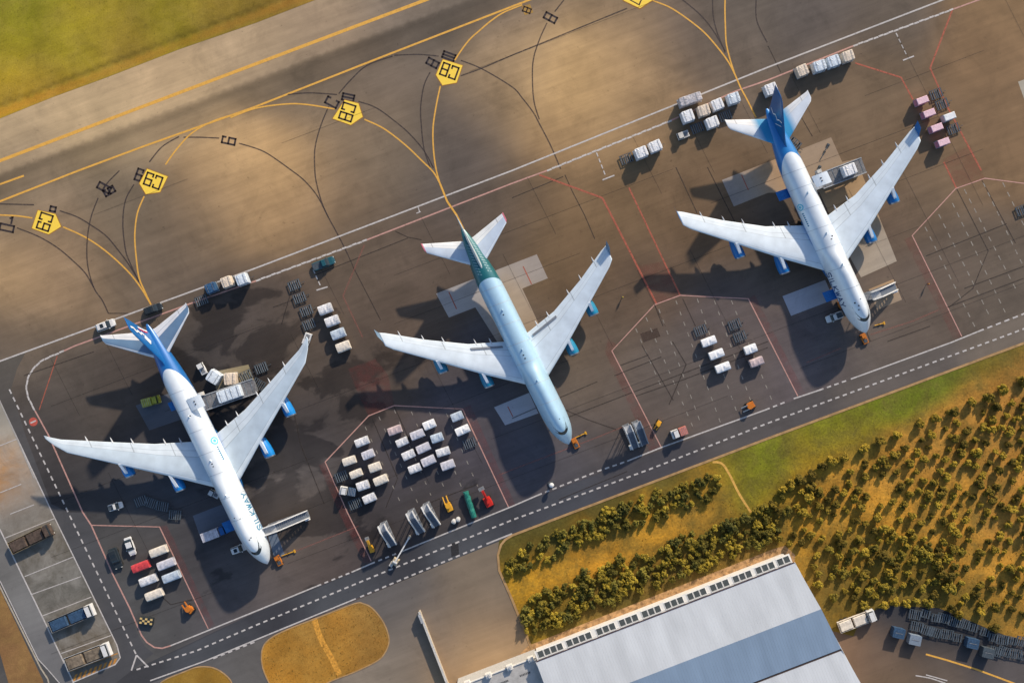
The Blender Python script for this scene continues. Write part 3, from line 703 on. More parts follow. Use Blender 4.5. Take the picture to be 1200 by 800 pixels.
def build_plane(name, label, nose, tail, L, P):
    tx, ty = tail[0] - nose[0], (nose[1] - tail[1]) / KS
    q = math.hypot(tx, ty); t = (tx / q, ty / q); r = (t[1], -t[0])           # r = to the right in the picture
    N = G(nose[0], nose[1], 6.0)
    mid = L * .5
    def W2(u, v):
        return N[0] + t[0] * u + r[0] * v, N[1] + (t[1] * u + r[1] * v) * KS
    cx, cy = W2(mid, 0)
    root = empty(name, (cx, cy, 0), 0, label, 'cargo plane')
    def T(u, v, z):
        a, b_ = W2(u, v); return (a - cx, b_ - cy, z)
    def TM(mb): mb.v = [T(*p_) for p_ in mb.v]; return mb
    # ---- fuselage
    tab = [(0,.04,4.75,4.85,4.8,0),(.010,.85,4.1,5.6,4.8,0),(.028,1.65,3.4,6.7,4.9,.2),(.052,2.35,2.85,8.1,5.1,.6),(.08,2.85,2.5,9.35,5.3,1),(.11,3.1,2.35,9.9,5.45,1),(.15,3.24,2.3,10.1,5.55,1),
           (.26,3.25,2.3,10.1,5.55,1),(.33,3.25,2.3,9.5,5.55,.6),(.385,3.25,2.3,8.8,5.55,0),(.66,3.25,2.3,8.8,5.55,0),(.75,3.12,2.9,8.8,5.9,0),(.83,2.6,4.0,8.6,6.3,0),(.90,1.9,5.2,8.25,6.75,0),(.955,1.15,6.3,7.85,7.05,0),(.985,.62,6.85,7.5,7.17,0),(1.0,.22,7.05,7.3,7.18,0)]
    if P.get('stretch'): tab = [(s if s < .12 else s if s > .6 else s, *o_) for s, *o_ in tab]
    xs = [a[0] for a in tab]; fw, fb, ft, fc, fh = [pchip(xs, [a[i] for a in tab]) for i in range(1, 6)]
    def surf(s, th, off=0.0):
        w_, zb, zt, zc, hp = fw(s), fb(s), ft(s), fc(s), fh(s); c_, si = math.cos(th), math.sin(th)
        yy = w_ * c_ * (1 - hp * .20 * max(0, si) ** 1.5); zz = zc + (zt - zc) * si if si > 0 else zc + (zc - zb) * si
        return (s * L, yy + off * c_, zz + off * si)
    ss = sorted(set([0, .002, .005, .008, .012, .017, .023, .03, .038] + list(np.linspace(.046, .14, 14)) + list(np.linspace(.15, .68, 40)) + list(np.linspace(.69, 1.0, 60))))
    NT = 56; mb = MB(); tm = []; bd = []
    rings = []
    for s in ss:
        ring = []
        for i in range(NT):
            th = 2 * math.pi * i / NT; pnt = surf(s, th); ring.append(pnt)
            a = abs(math.atan2(math.cos(th), math.sin(th)))            # 0 top .. pi bottom
            tm.append(max(P['tailf'](s, a), P['bellyf'](s, a))); bd.append(P['bandf'](s, a) if 'bandf' in P else -1)
        rings.append(ring)
    mb.loft(rings); TM(mb)
    fus = mb.build('fuselage', P['skin'], root, smooth=True, attrs={'tailm': tm, 'band': bd})
    def decal(nm, polys, m, parent=fus):
        """polys: lists of (s, th) points laid on the skin"""
        d_ = MB()
        for pl in polys: d_.add([T(*surf(a, b_, .035)) for a, b_ in pl], [tuple(range(len(pl)))])
        return d_.build(nm, m, parent)
    def find_s(th, z0):
        a, b_ = .01, .14
        for _ in range(30):
            c_ = (a + b_) / 2
            if surf(c_, th)[2] < z0: a = c_
            else: b_ = c_
        return a
    # cockpit windows: a band of constant height round the front of the upper deck
    ths = [R(x) for x in np.linspace(46, 134, 23)]
    pl = []
    for k in range(22):
        if k in (3, 7, 14, 18) : pass
        a0, a1 = ths[k], ths[k + 1]; f0 = abs(k - 10.5) / 10.5
        pl.append([(find_s(a0, 8.05), a0), (find_s(a1, 8.05), a1), (find_s(a1, 8.75), a1), (find_s(a0, 8.75), a0)])
    decal('cockpit_window', pl, M_glass)
    # skin seams, hatches, registration
    for a, b_, w_ in P['marks']: decal('hatch_marking', [[(a, R(b_)), (a + w_, R(b_)), (a + w_, R(b_ + 7)), (a, R(b_ + 7))]], M_mark)
    if P.get('strokes'):
        for k in range(11):
            for th_ in (R(48), R(104)):
                s_ = .785 + k * .013; decal('tail_brush_stroke', [[(s_, th_), (s_ + .004, th_), (s_ + .013, th_ + R(20)), (s_ + .009, th_ + R(20))]], mat('brush_white', (.30, .46, .50), rough=.5) if 'brush_white' not in bpy.data.materials else bpy.data.materials['brush_white'])
    if 'text' in P:
        s0, s1, th0, th1, side, m_ = P['text']; wch, g_ = 1.0, .35; qd, wid = stroke_quads('SILKWAY', wch, 1.0, g_, .20)
        pl = []
        for qu in qd:
            pp = []
            for p_ in qu:
                a = p_.x / wid
                if side > 0: pp.append((s0 + (s1 - s0) * a, R(th0 + (th1 - th0) * p_.y)))
                else: pp.append((s1 + (s0 - s1) * a, R(180 - (th0 + (th1 - th0) * p_.y))))
            pl.append(pp)
        decal('lettering', pl, m_)
    if 'roundel' in P:
        s0, th0, rr, m_ = P['roundel']; pl = []
        for k in range(20):
            a, b_ = 2 * math.pi * k / 20, 2 * math.pi * (k + 1) / 20
            f_ = lambda an, q_: (s0 + q_ * math.cos(an) / L, th0 + q_ * math.sin(an) / 3.3)
            pl.append([f_(a, rr), f_(b_, rr), f_(b_, rr * .68), f_(a, rr * .68)])
        pl.append([f_(2 * math.pi * k / 12, rr * .4) for k in range(12)])
        decal('emblem', pl, m_)
        pl = []
        for k in range(7):
            a = s0 - (2.2 + k * .62) / L; pl.append([(a, th0 - .06), (a + .4 / L, th0 - .06), (a + .4 / L, th0 + .09), (a, th0 + .09)])
        decal('small_lettering', pl, P['smallm'])
    seam_m = mat('skin_seam', (.50, .56, .62), rough=.5) if 'skin_seam' not in bpy.data.materials else bpy.data.materials['skin_seam']
    for s_ in (.20, .29, .385, .47, .56, .65, .72):
        tt_ = [R(-14 + 208 * k / 40) for k in range(41)]; decal('panel_seam', [[(s_, tt_[k]), (s_ + .0016, tt_[k]), (s_ + .0016, tt_[k + 1]), (s_, tt_[k + 1])] for k in range(40)], seam_m)
    # little blade antennas on the crown
    for a in (.30, .44, .62):
        ab = MB(); u0, v0, z0 = surf(a, R(90)); ab.add([(u0 - .35, -.05, z0 - .05), (u0 + .35, -.05, z0 - .05), (u0 + .35, .05, z0 - .05), (u0 - .35, .05, z0 - .05), (u0 + .1, -.02, z0 + .5), (u0 + .4, -.02, z0 + .5), (u0 + .4, .02, z0 + .5), (u0 + .1, .02, z0 + .5)],
             [(0,1,2,3),(4,5,6,7),(0,1,5,4),(1,2,6,5),(2,3,7,6),(3,0,4,7)]); TM(ab).build('antenna', M_white, root)
    # ---- lifting surfaces
    def surface(nm, st, side, m_, parent=root, n_between=5, vert=False, rootm=None):
        """st: (y, LE, TE, z, t/c); vert: y is height"""
        fine = []
        for i in range(len(st) - 1):
            for k in range(n_between): 
                w_ = k / n_between; fine.append([a + (b_ - a) * w_ for a, b_ in zip(st[i], st[i + 1])])
        fine.append(list(st[-1])); ch = []; sp = []; rm = []; rings = []
        ymax = st[-1][0]
        for y_, le, te, z_, tc in fine:
            c_ = te - le; ring = []
            for (x, h_) in AF:
                if vert: ring.append((le + x * c_, h_ * tc * c_, y_))
                else: ring.append((le + x * c_, side * y_, z_ + h_ * tc * c_ - .012 * x * c_))
                ch.append(x); sp.append(abs(y_) / 60.0 if not vert else y_ / 60); rm.append(rootm(y_) if rootm else 0)
            rings.append(ring)
        b_ = MB(); b_.loft(rings); TM(b_)
        return b_.build(nm, m_, parent, smooth=True, attrs={'chord': ch, 'span': sp, 'rootm': rm})
    st = P['wing']; wings = []
    fz = pchip([a[0] for a in st], [a[3] for a in st]); fle = lambda y_: float(np.interp(y_, [a[0] for a in st], [a[1] for a in st])); fte = lambda y_: float(np.interp(y_, [a[0] for a in st], [a[2] for a in st]))
    # belly fairing under the wing
    bf = MB(); rr = []
    for s_, w_, h_ in ((0, .6, .3), (.1, 2.9, 1.0), (.3, 3.55, 1.5), (.75, 3.6, 1.5), (.92, 2.9, 1.0), (1, .6, .3)):
        u_ = st[0][1] - 1 + (st[0][2] - st[0][1] + 4) * s_; rr.append([(u_, w_ * math.cos(a), 3.5 + h_ * math.sin(a)) for a in np.linspace(0, 2 * math.pi, 20, False)])
    bf.loft(rr); TM(bf).build('belly_fairing', P['belly_m'], root, smooth=True)
    for sd in (-1, 1):
        wg = surface('wing', st, sd, P['wing_m'], rootm=P.get('wroot')); wings.append(wg)
        # flap track fairings sticking out behind the trailing edge
        for y_ in P['ftf']:
            te = fte(y_); z_ = float(fz(y_)) - .35; m1 = MB(); rg = []
            for uu, rad in ((-3.6, .05), (-2.4, .34), (-.6, .36), (.7, .22), (1.5, .03)):
                rg.append([(te + uu, sd * y_ + rad * .7 * math.cos(a), z_ + rad * math.sin(a) + uu * .03) for a in np.linspace(0, 2 * math.pi, 10, False)])
            m1.loft(rg); TM(m1).build('flap_track_fairing', M_wgrey, wg, smooth=True)
        if P.get('flapgap'):
            y0, y1 = P['flapgap']; m1 = MB(); pts = []
            for y_ in (y0, y1):
                le, te = fle(y_), fte(y_); z_ = float(fz(y_)) + .33; pts += [(te - 1.9, sd * y_, z_), (te - 1.25, sd * y_, z_ - .05)]
            m1.add([pts[0], pts[1], pts[3], pts[2]] + [(a, b_, c_ - .12) for a, b_, c_ in (pts[0], pts[1], pts[3], pts[2])], [(0,1,2,3),(4,5,6,7),(0,1,5,4),(1,2,6,5),(2,3,7,6),(3,0,4,7)])
            TM(m1).build('flap_gap', mat('flap_shadow_grey', (.22, .24, .28), rough=.7), wg)
        if P.get('winglet'):
            y_, le, te, z_, tc = st[-1]
            # canted upright fin at the tip
            rg = []
            for k, (dy, dz, a0, a1) in enumerate(((0, 0, le + 1.0, te), (.2, .5, le + 1.9, te + .3), (.5, 1.9, le + 3.2, te + 1.2))):
                c_ = a1 - a0; rg.append([(a0 + x * c_, sd * (y_ - .02 + dy + h_ * .02 * c_), z_ + dz + h_ * .08 * c_ * (1 if k == 0 else .3)) for x, h_ in AF])
            m1 = MB(); m1.loft(rg); TM(m1).build('winglet', P['winglet'], wg, smooth=True)
        for (ey, eu, ez, elen) in P['engines']:
            nac = MB(); rad = 1.42; rg = []
            prof = ((0, .93), (.05, 1.0), (.25, 1.06), (.55, 1.0), (.85, .82), (1.0, .68))
            for s_, k in prof: rg.append([(eu + s_ * elen, sd * ey + rad * k * math.cos(a), ez + rad * k * math.sin(a)) for a in np.linspace(0, 2 * math.pi, 28, False)])
            nac.loft(rg, caps=False)
            # inner duct
            rg = []
            for s_, k in ((0, .93), (.05, .84), (.22, .82)): rg.append([(eu + s_ * elen, sd * ey + rad * k * math.cos(a), ez + rad * k * math.sin(a)) for a in np.linspace(0, 2 * math.pi, 28, False)])
            nac.loft(rg, caps=False); en = TM(nac).build('engine', P['engine_m'], root, smooth=True, fix=False)
            lip = MB(); rg = []
            for s_, k in ((-.012, .90), (-.02, .955), (.0, 1.0), (.045, 1.012)): rg.append([(eu + s_ * elen, sd * ey + rad * k * math.cos(a), ez + rad * k * math.sin(a)) for a in np.linspace(0, 2 * math.pi, 28, False)])
            lip.loft(rg, caps=False); TM(lip).build('intake_lip', P.get('lip_m', M_steel), en, smooth=True)
            fan = MB(); fan.add([(eu + .22 * elen, sd * ey + rad * .82 * math.cos(a), ez + rad * .82 * math.sin(a)) for a in np.linspace(0, 2 * math.pi, 28, False)] + [(eu + .10 * elen, sd * ey, ez)], [(i, (i + 1) % 28, 28) for i in range(28)])
            TM(fan).build('fan', mat('fan_dark', (.06, .06, .07), rough=.4, metal=.5) if 'fan_dark' not in bpy.data.materials else bpy.data.materials['fan_dark'], en)
            ex = MB(); ex.cyl((eu + .93 * elen, sd * ey, ez), (eu + 1.28 * elen, sd * ey, ez), .82, .42, 18); TM(ex).build('exhaust', M_steel, en, smooth=True)
            # pylon: a fin from the crown of the nacelle up into the wing
            wu = fle(ey) + 2.5; wz = float(fz(ey)) + .1; w_ = .36; py = MB()
            A = [(eu + .9, ez + rad * .9), (eu + .9 + .6, ez + rad + .35), (fle(ey) + .2, wz + .12), (wu, wz), (wu, wz - .6), (eu + elen * 1.0, ez + rad * .6)]
            py.add([(a, sd * ey - w_, b_) for a, b_ in A] + [(a, sd * ey + w_, b_) for a, b_ in A], [tuple(range(6)), tuple(range(11, 5, -1))] + [(i, (i + 1) % 6, 6 + (i + 1) % 6, 6 + i) for i in range(6)])
            TM(py).build('pylon', P['pylon_m'], en)
        surface('tailplane', P['stab'], sd, P['stab_m'], rootm=P.get('sroot'))
    fin = surface('fin', P['fin'], 1, P['fin_m'], vert=True)
    fn = P['fin']; fle_ = lambda z_: float(np.interp(z_, [a[0] for a in fn], [a[1] for a in fn])); fte_ = lambda z_: float(np.interp(z_, [a[0] for a in fn], [a[2] for a in fn]))
    for nm, side, m_, wd, curves in P.get('finart', []):
        d_ = MB()
        for c_ in curves:
            pts = []
            for x, h_ in c_:
                z_ = fn[1][0] + (fn[-1][0] - fn[1][0]) * h_; pts.append(Vector((fle_(z_) + (fte_(z_) - fle_(z_)) * x, z_)))
            for a, b_ in zip(pts[:-1], pts[1:]):
                tt = (b_ - a).normalized(); nn = Vector((-tt.y, tt.x)) * wd / 2; qd = (a - nn, b_ - nn, b_ + nn, a + nn)
                vv = []
                for q_ in qd:
                    z_ = q_.y; cc = fte_(z_) - fle_(z_); x = min(.99, max(.01, (q_.x - fle_(z_)) / cc)); tcv = float(np.interp(z_, [a_[0] for a_ in fn], [a_[4] for a_ in fn]))
                    hh = 5 * (.2969 * math.sqrt(x) - .126 * x - .3516 * x * x + .2843 * x ** 3 - .1036 * x ** 4) * tcv * cc * (1.1 if side > 0 else .8)
                    vv.append(T(q_.x, side * (hh + .05), z_))
                d_.add(vv, [(0, 1, 2, 3)])
        d_.build(nm, m_, fin)
    # ---- doors
    for (u0, u1, v0, v1, z0, z1, m_, nm) in P.get('doors', []):
        dr = MB(); rg = []
        for k in range(6):
            w_ = k / 5; v_ = v0 + (v1 - v0) * w_; z_ = z0 + (z1 - z0) * w_ + .25 * math.sin(math.pi * w_)
            rg.append([(u0, v_, z_), (u1, v_, z_), (u1, v_, z_ - .14), (u0, v_, z_ - .14)])
        dr.loft(rg); do = TM(dr).build(nm, m_, root)
        if nm == 'main_cargo_door':
            for fq in (.38, .62):
                hm = MB()
                uu = u0 + (u1 - u0) * (fq); vv = v0 + (v1 - v0) * .45; zz = z0 + (z1 - z0) * .45 + .27
                hm.cyl((uu, vv, zz - .02), (uu, vv, zz + .04), .22, n=10)
                TM(hm).build('latch', M_mark, do)
    # ---- gear
    for (u_, v_, nw) in ((.12 * L, 0, 1), (.47 * L, -3.8, 2), (.47 * L, 3.8, 2), (.51 * L, -1.9, 2), (.51 * L, 1.9, 2)):
        g = MB(); g.cyl((u_, v_, .6), (u_, v_, 3.2), .16, n=10)
        if nw == 2: g.bar((u_ - .9, v_, .65), (u_ + .9, v_, .65), .22)
        gr = TM(g).build('landing_gear', M_steel, root)
        wh = MB()
        for du in ((-.75, .75) if nw == 2 else (0,)):
            for dv in (-.5, .5): wh.cyl((u_ + du, v_ + dv - .2, .62), (u_ + du, v_ + dv + .2, .62), .62, n=18)
        TM(wh).build('wheel', M_tyre, gr)
    return root, T, W2

def curved(s0, k, a0=None):
    return lambda s, a: (s - (s0 - k * (min(a, 1.6) / 1.57) ** 2)) * 60
BWING = [(0,17.6,34.6,4.1,.125),(3.2,20.8,34.8,4.4,.125),(12.2,28.1,37.9,5.4,.10),(22,36.7,43.6,6.5,.09),(30.5,44.1,49.4,7.6,.085),(32.0,45.9,50.2,7.85,.07)]
BSTAB = [(0,56.8,66.2,7.0,.10),(1.6,58.4,66.4,7.1,.10),(11.0,66.6,69.6,7.9,.085),(11.4,67.5,69.9,7.95,.06)]
BFIN = [(7.6,53.6,67.6,0,.055),(9.0,57.8,68.4,0,.085),(18.4,67.0,71.9,0,.085),(19.2,68.3,72.3,0,.06)]
def scl(tb, k, du=0, ky=1): return [(a[0] * ky, a[1] * k + du, a[2] * k + du, *a[3:]) for a in tb]
M_sk1 = plane_skin('blue_tail_skin', WHITE, WBLUE, 0, 0)
M_wing = wing_mat('wing_paint', (.72, .81, .88), (.57, .67, .76), (.68, .76, .83))
M_wing2 = wing_mat('wing_paint_blue_root', (.74, .83, .90), (.68, .77, .86), (.72, .80, .87))
M_stab = wing_mat('tailplane_paint', (.74, .78, .84), (.14, .24, .38), (.76, .77, .80))
M_stab2 = wing_mat('tailplane_paint_blue_root', (.76, .80, .86), (.70, .76, .85), (.80, .81, .83), root=(.03, .30, .58))
M_stab3 = wing_mat('tailplane_paint_pale', (.70, .78, .88), (.55, .64, .78), (.78, .80, .83), root=(.62, .16, .22))
M_eb = mat('engine_blue', (.012, .24, .66), rough=.35, var=.06, coat=.4)
M_eb2 = mat('engine_deep_blue', (.010, .17, .48), rough=.35, var=.06, coat=.4)
M_et = mat('engine_teal', (.015, .23, .40), rough=.35, var=.06, coat=.4)
M_finb = mat('fin_blue', (.005, .12, .38), rough=.4, var=.04, coat=.2)
M_finb2 = mat('fin_deep_blue', (.006, .11, .32), rough=.4, var=.04, coat=.2)
M_bb = mat('belly_blue', (.012, .12, .33), rough=.4)
M_bwh = mat('belly_pale', (.55, .62, .68), rough=.4)
M_lettC = mat('lettering_cyan_blue', (.01, .19, .36), rough=.5, var=.02)
M_lettD = mat('lettering_deep_blue', (.006, .05, .17), rough=.5, var=.02)
M_cy = mat('emblem_cyan', (.12, .55, .72), rough=.5, var=.02)
M_tl = mat('fin_white_line', (.8, .82, .85), rough=.5, var=.02)
M_rd = mat('fin_red_line', (.5, .02, .06), rough=.5, var=.02)
M_doorb = mat('door_blue', (.012, .14, .42), rough=.4)

# left aircraft
K = 1.0
LW = [(0,22.2,40.3,4.1,.125),(3.2,25.6,40.5,4.4,.125),(12.6,33.6,43.9,5.4,.10),(23,42.0,49.2,6.6,.09),(33.0,50.2,54.4,7.8,.08),(35.2,53.6,56.1,8.1,.06),(36.4,56.2,57.2,8.2,.04)]
LS = [(0,64.8,74.6,7.0,.10),(1.6,66.4,74.8,7.1,.10),(11.5,75.2,78.0,7.9,.085),(11.9,76.4,78.3,7.95,.06)]
LF = [(7.6,60.6,73.6,0,.055),(9.0,64.6,74.4,0,.085),(18.4,73.4,78.2,0,.085),(19.2,74.8,78.6,0,.06)]
build_plane('cargo_aircraft', 'four engined white cargo plane with bright blue tail and pale wings, leftmost of the three', (312,662), (174,380), 76.6, dict(
    skin=M_sk1, tailf=curved(.815, .10), bellyf=lambda s, a: (a - 1.66) * 3 if s > .1 else -1, wing=LW, wing_m=M_wing, stab=LS, stab_m=M_stab, fin=LF, fin_m=M_finb, belly_m=M_bb,
    ftf=(6.5, 10.2, 17.5, 22.0, 27.5), engines=((12.6, 28.6, 3.0, 5.9), (22.6, 37.6, 3.9, 5.9)), engine_m=M_eb, pylon_m=M_white,
    text=(.135, .285, 3, 25, 1, M_lettC), roundel=(.505, R(34), 1.15, M_cy), smallm=M_lettC,
    marks=[(.425, 88, .004), (.415, 88, .003), (.115, 78, .004), (.12, 66, .004), (.62, 82, .004), (.20, 72, .003), (.21, 100, .003)],
    finart=[('tail_wave', 1, M_tl, .55, [[(.42,.93),(.55,.80),(.42,.72),(.60,.62),(.50,.54),(.66,.47),(.62,.38)]]), ('tail_bar', 1, M_tl, 1.5, [[(.55,.40),(.45,.22)]]),
            ('tail_stripe', 1, M_rd, .45, [[(.80,.50),(.85,.22),(.95,.03)]]), ('tail_stripe', 1, M_tl, .45, [[(.87,.50),(.93,.22),(.98,.03)]])],
    doors=[(48.8,52.4,1.3,5.2,8.85,9.4,M_white,'main_cargo_door'),(51,53.6,-2.9,-5.0,4.6,4.9,M_doorb,'lower_cargo_door'),(12.6,15.8,-3.0,-6.0,4.8,5.2,M_doorb,'lower_cargo_door')]))

# middle aircraft
M_sk2 = plane_skin('green_tail_skin', (.42, .64, .82), TEAL, 0, 0, band=(.03, .20, .23), metal=.15)
k2 = .985
bands = []
build_plane('cargo_aircraft', 'four engined pale blue and white cargo plane with dark green tail, middle of the three', (667,521), (542,269), 68.9, dict(
    skin=M_sk2, tailf=curved(.765, .035), bellyf=lambda s, a: -1, wing=scl(BWING, k2, 0, .985), wing_m=M_wing2, stab=scl(BSTAB, k2), stab_m=M_stab3, fin=scl(BFIN, k2), belly_m=M_bwh, sroot=lambda y_: 1.0 if y_ > 11.05 else 0.0, strokes=True,
    fin_m=mat('fin_grey_green', (.50, .56, .58), rough=.45, var=.04), ftf=(6.5, 10.2, 17.5, 22.0, 27.0), engines=((12.0, 23.6, 3.0, 5.6), (21.2, 32.2, 3.9, 5.6)), engine_m=M_et, pylon_m=M_white,
    winglet=mat('winglet_slate', (.16, .25, .36), rough=.4), flapgap=(4.2, 12.0),
    marks=[(.40, 92, .005), (.415, 92, .005), (.60, 92, .004), (.12, 70, .003)],
    finart=[('tail_brush_stroke', 1, M_tl, .26, [[(.12 + .09 * i, .02 + .05 * i), (.26 + .09 * i, .10 + .05 * i)] for i in range(9)]),
            ('tail_brush_stroke', -1, M_tl, .26, [[(.12 + .09 * i, .02 + .05 * i), (.26 + .09 * i, .10 + .05 * i)] for i in range(9)])]))
mid_root = [o for o in COL.objects if o.name == 'cargo_aircraft.001'][0]

# right aircraft
M_sk3 = plane_skin('deep_blue_tail_skin', WHITE, (.012, .20, .55), 0, 0)
k3 = 1.02
build_plane('cargo_aircraft', 'four engined white cargo plane with deep blue tail and blue winglets, rightmost of the three', (1017,390), (897,129), 70.3, dict(
    skin=M_sk3, tailf=curved(.80, .09), bellyf=lambda s, a: (a - 1.66) * 3 if s > .1 else -1, wing=scl(BWING, k3, 0, 1.02), wing_m=M_wing2, stab=scl(BSTAB, k3), stab_m=M_stab2, fin=scl(BFIN, k3), fin_m=M_finb2, belly_m=M_bb,
    sroot=lambda y_: 1.0 if y_ < 3.6 else 0.0,
    ftf=(6.5, 10.2, 17.5, 22.0, 27.0), engines=((12.2, 24.0, 3.0, 5.7), (21.5, 32.6, 3.9, 5.7)), engine_m=M_eb2, pylon_m=M_white,
    winglet=mat('winglet_blue', (.012, .14, .40), rough=.4), text=(.135, .285, 2, 23, -1, M_lettD), roundel=(.575, R(150), 1.0, M_cy), smallm=M_lettC,
    marks=[(.42, 66, .006), (.41, 76, .004), (.12, 100, .006), (.135, 112, .006), (.20, 60, .003), (.145, 76, .003), (.105, 108, .004)],
    finart=[('tail_wave', -1, M_tl, .30, [[(.10,.42),(.30,.36),(.45,.24),(.60,.27),(.75,.14),(.92,.16)]]), ('tail_wave', -1, M_tl, .18, [[(.15,.30),(.55,.03)]])],
    doors=[(44.2,47.6,2.9,6.9,8.3,8.7,M_white,'main_cargo_door'),(44.2,47.0,-2.9,-6.3,4.7,5.1,M_doorb,'lower_cargo_door'),(12.2,15.2,-3.0,-6.2,4.8,5.2,M_doorb,'lower_cargo_door')]))
# brush strokes over the green tail cone of the middle aircraft are built with its skin
# ================================================================ ground equipment
RD = 20.8
M = {
 'white': mat('white_paint', (.72, .72, .72), rough=.4, var=.06, coat=.2),
 'offw': mat('off_white_paint', (.60, .58, .55), rough=.55, var=.12),
 'black': mat('black_paint', (.025, .032, .038), rough=.35, var=.1, coat=.3),
 'steel': mat('dark_steel', (.07, .09, .11), rough=.5, var=.2),
 'steel2': mat('worn_steel', (.22, .23, .25), rough=.5, var=.2),
 'galv': mat('galvanised', (.40, .42, .45), rough=.45, var=.15),
 'roller': mat('roller_steel', (.20, .24, .28), rough=.35, metal=.3),
 'glass': mat('vehicle_glass', (.02, .03, .04), rough=.12, var=.03),
 'yellow': mat('yellow_paint', (.70, .36, .03), rough=.45, var=.1),
 'orange': mat('orange_paint_body', (.55, .17, .02), rough=.45, var=.1),
 'red': mat('red_paint', (.60, .03, .02), rough=.4, var=.08),
 'redtarp': mat('red_tarp', (.62, .06, .07), rough=.6, var=.15, bump=.02),
 'blue': mat('blue_paint', (.02, .12, .36), rough=.4, var=.1),
 'bluetarp': mat('blue_tarp', (.04, .085, .16), rough=.5, var=.25, bump=.03),
 'tealm': mat('teal_paint', (.015, .09, .12), rough=.4, var=.1, coat=.3),
 'greent': mat('green_tarp', (.02, .20, .16), rough=.6, var=.2, bump=.03),
 'wood': mat('wood_deck', (.24, .15, .08), rough=.8, var=.25),
 'brown': mat('brown_load', (.10, .07, .055), rough=.9, var=.3, scale=1.2, bump=.05),
 'headlight': mat('lamp_glass', (.75, .76, .72), rough=.2),
 'lime': mat('lime_paint', (.42, .42, .05), rough=.5, var=.25, scale=1.5),
 'tread': mat('step_tread', (.16, .19, .24), rough=.6, var=.1),
}
def wrapmat(name, col, streak=.25, scale=1.6):
    return mat(name, col, rough=.35, var=streak, scale=scale, bump=.04)
M_wrap = wrapmat('plastic_wrap', (.84, .85, .88), .1); M_wrapb = wrapmat('plastic_wrap_blue', (.68, .76, .85), .12); M_wrapt = wrapmat('plastic_wrap_tan', (.78, .66, .54), .12)
M_wrapp = wrapmat('pink_curtain', (.66, .26, .38), .12); M_sil = mat('silver_cover', (.72, .72, .75), rough=.35, var=.22, scale=1.6, bump=.07)
M_sil2 = mat('cream_cover', (.76, .69, .60), rough=.5, var=.15, scale=1.0, bump=.05); M_sil3 = mat('lilac_grey_cover', (.60, .59, .66), rough=.45, var=.18, scale=1.0, bump=.05)
M_sil4 = mat('pinkish_cover', (.58, .46, .47), rough=.5, var=.2, scale=1.0, bump=.05); M_sil5 = mat('light_blue_cover', (.50, .58, .68), rough=.4, var=.14, scale=1.0, bump=.05)

def wheels(root, pts, r=.35, w=.25, name='wheel', hub=True):
    for x, y_, in pts:
        b_ = MB(); b_.cyl((x, y_ - w / 2, r), (x, y_ + w / 2, r), r, n=14); o = b_.build(name, M_tyre, root)
def at(px, py, z=0.0):
    a, b_ = G(px, py, z); return (a, b_, 0.0)
def place(proto, px, py, ang, label, group=None, z=0.0, zoff=0.0, sc=None):
    o = proto if not proto.get('used') else copy_tree(proto)
    if 'used' in proto and o is not proto and 'used' in o: del o['used']
    proto['used'] = 1
    a, b_ = G(px, py, z); o.location = (a, b_, zoff); o.rotation_euler = (0, 0, R(ang))
    if sc: o.scale = sc
    o['label'] = label
    if group: o['group'] = group
    return o
PROTOS = []
def proto(name, cat):
    o = empty(name, (0, 0, 0), 0, 'x', cat); PROTOS.append(o); return o

# ---- empty roller dolly
def make_dolly(name='pallet_dolly', Lx=3.3, Ly=2.5, cat='dolly', nr=6):
    o = proto(name, cat); f_ = MB()
    for sy in (-1, 1): f_.bar((-Lx / 2, sy * (Ly / 2 - .06), .48), (Lx / 2, sy * (Ly / 2 - .06), .48), .12, .14)
    for sx in (-1, 0, 1): f_.bar((sx * (Lx / 2 - .06), -Ly / 2 + .12, .47), (sx * (Lx / 2 - .06), Ly / 2 - .12, .47), .12, .12)
    f_.build('frame', M['steel'], o)
    for k in range(nr):
        x = -Lx / 2 + Lx * (k + .5) / nr
        if abs(x) < .1: x += .18
        b_ = MB(); b_.cyl((x, -Ly / 2 + .14, .52), (x, Ly / 2 - .14, .52), .085, n=8); b_.build('roller', M['roller'], o)
    wheels(o, [(sx * Lx * .34, sy * Ly * .38) for sx in (-1, 1) for sy in (-1, 1)], r=.22, w=.16)
    b_ = MB(); b_.bar((Lx / 2, 0, .42), (Lx / 2 + 1.0, 0, .30), .08); b_.cyl((Lx / 2 + .9, 0, .3), (Lx / 2 + 1.1, 0, .3), .10, n=8); b_.build('tow_bar', M['steel'], o)
    return o
dolly = make_dolly()
dolly_s = make_dolly('container_dolly', 2.5, 2.1, 'dolly', 4)

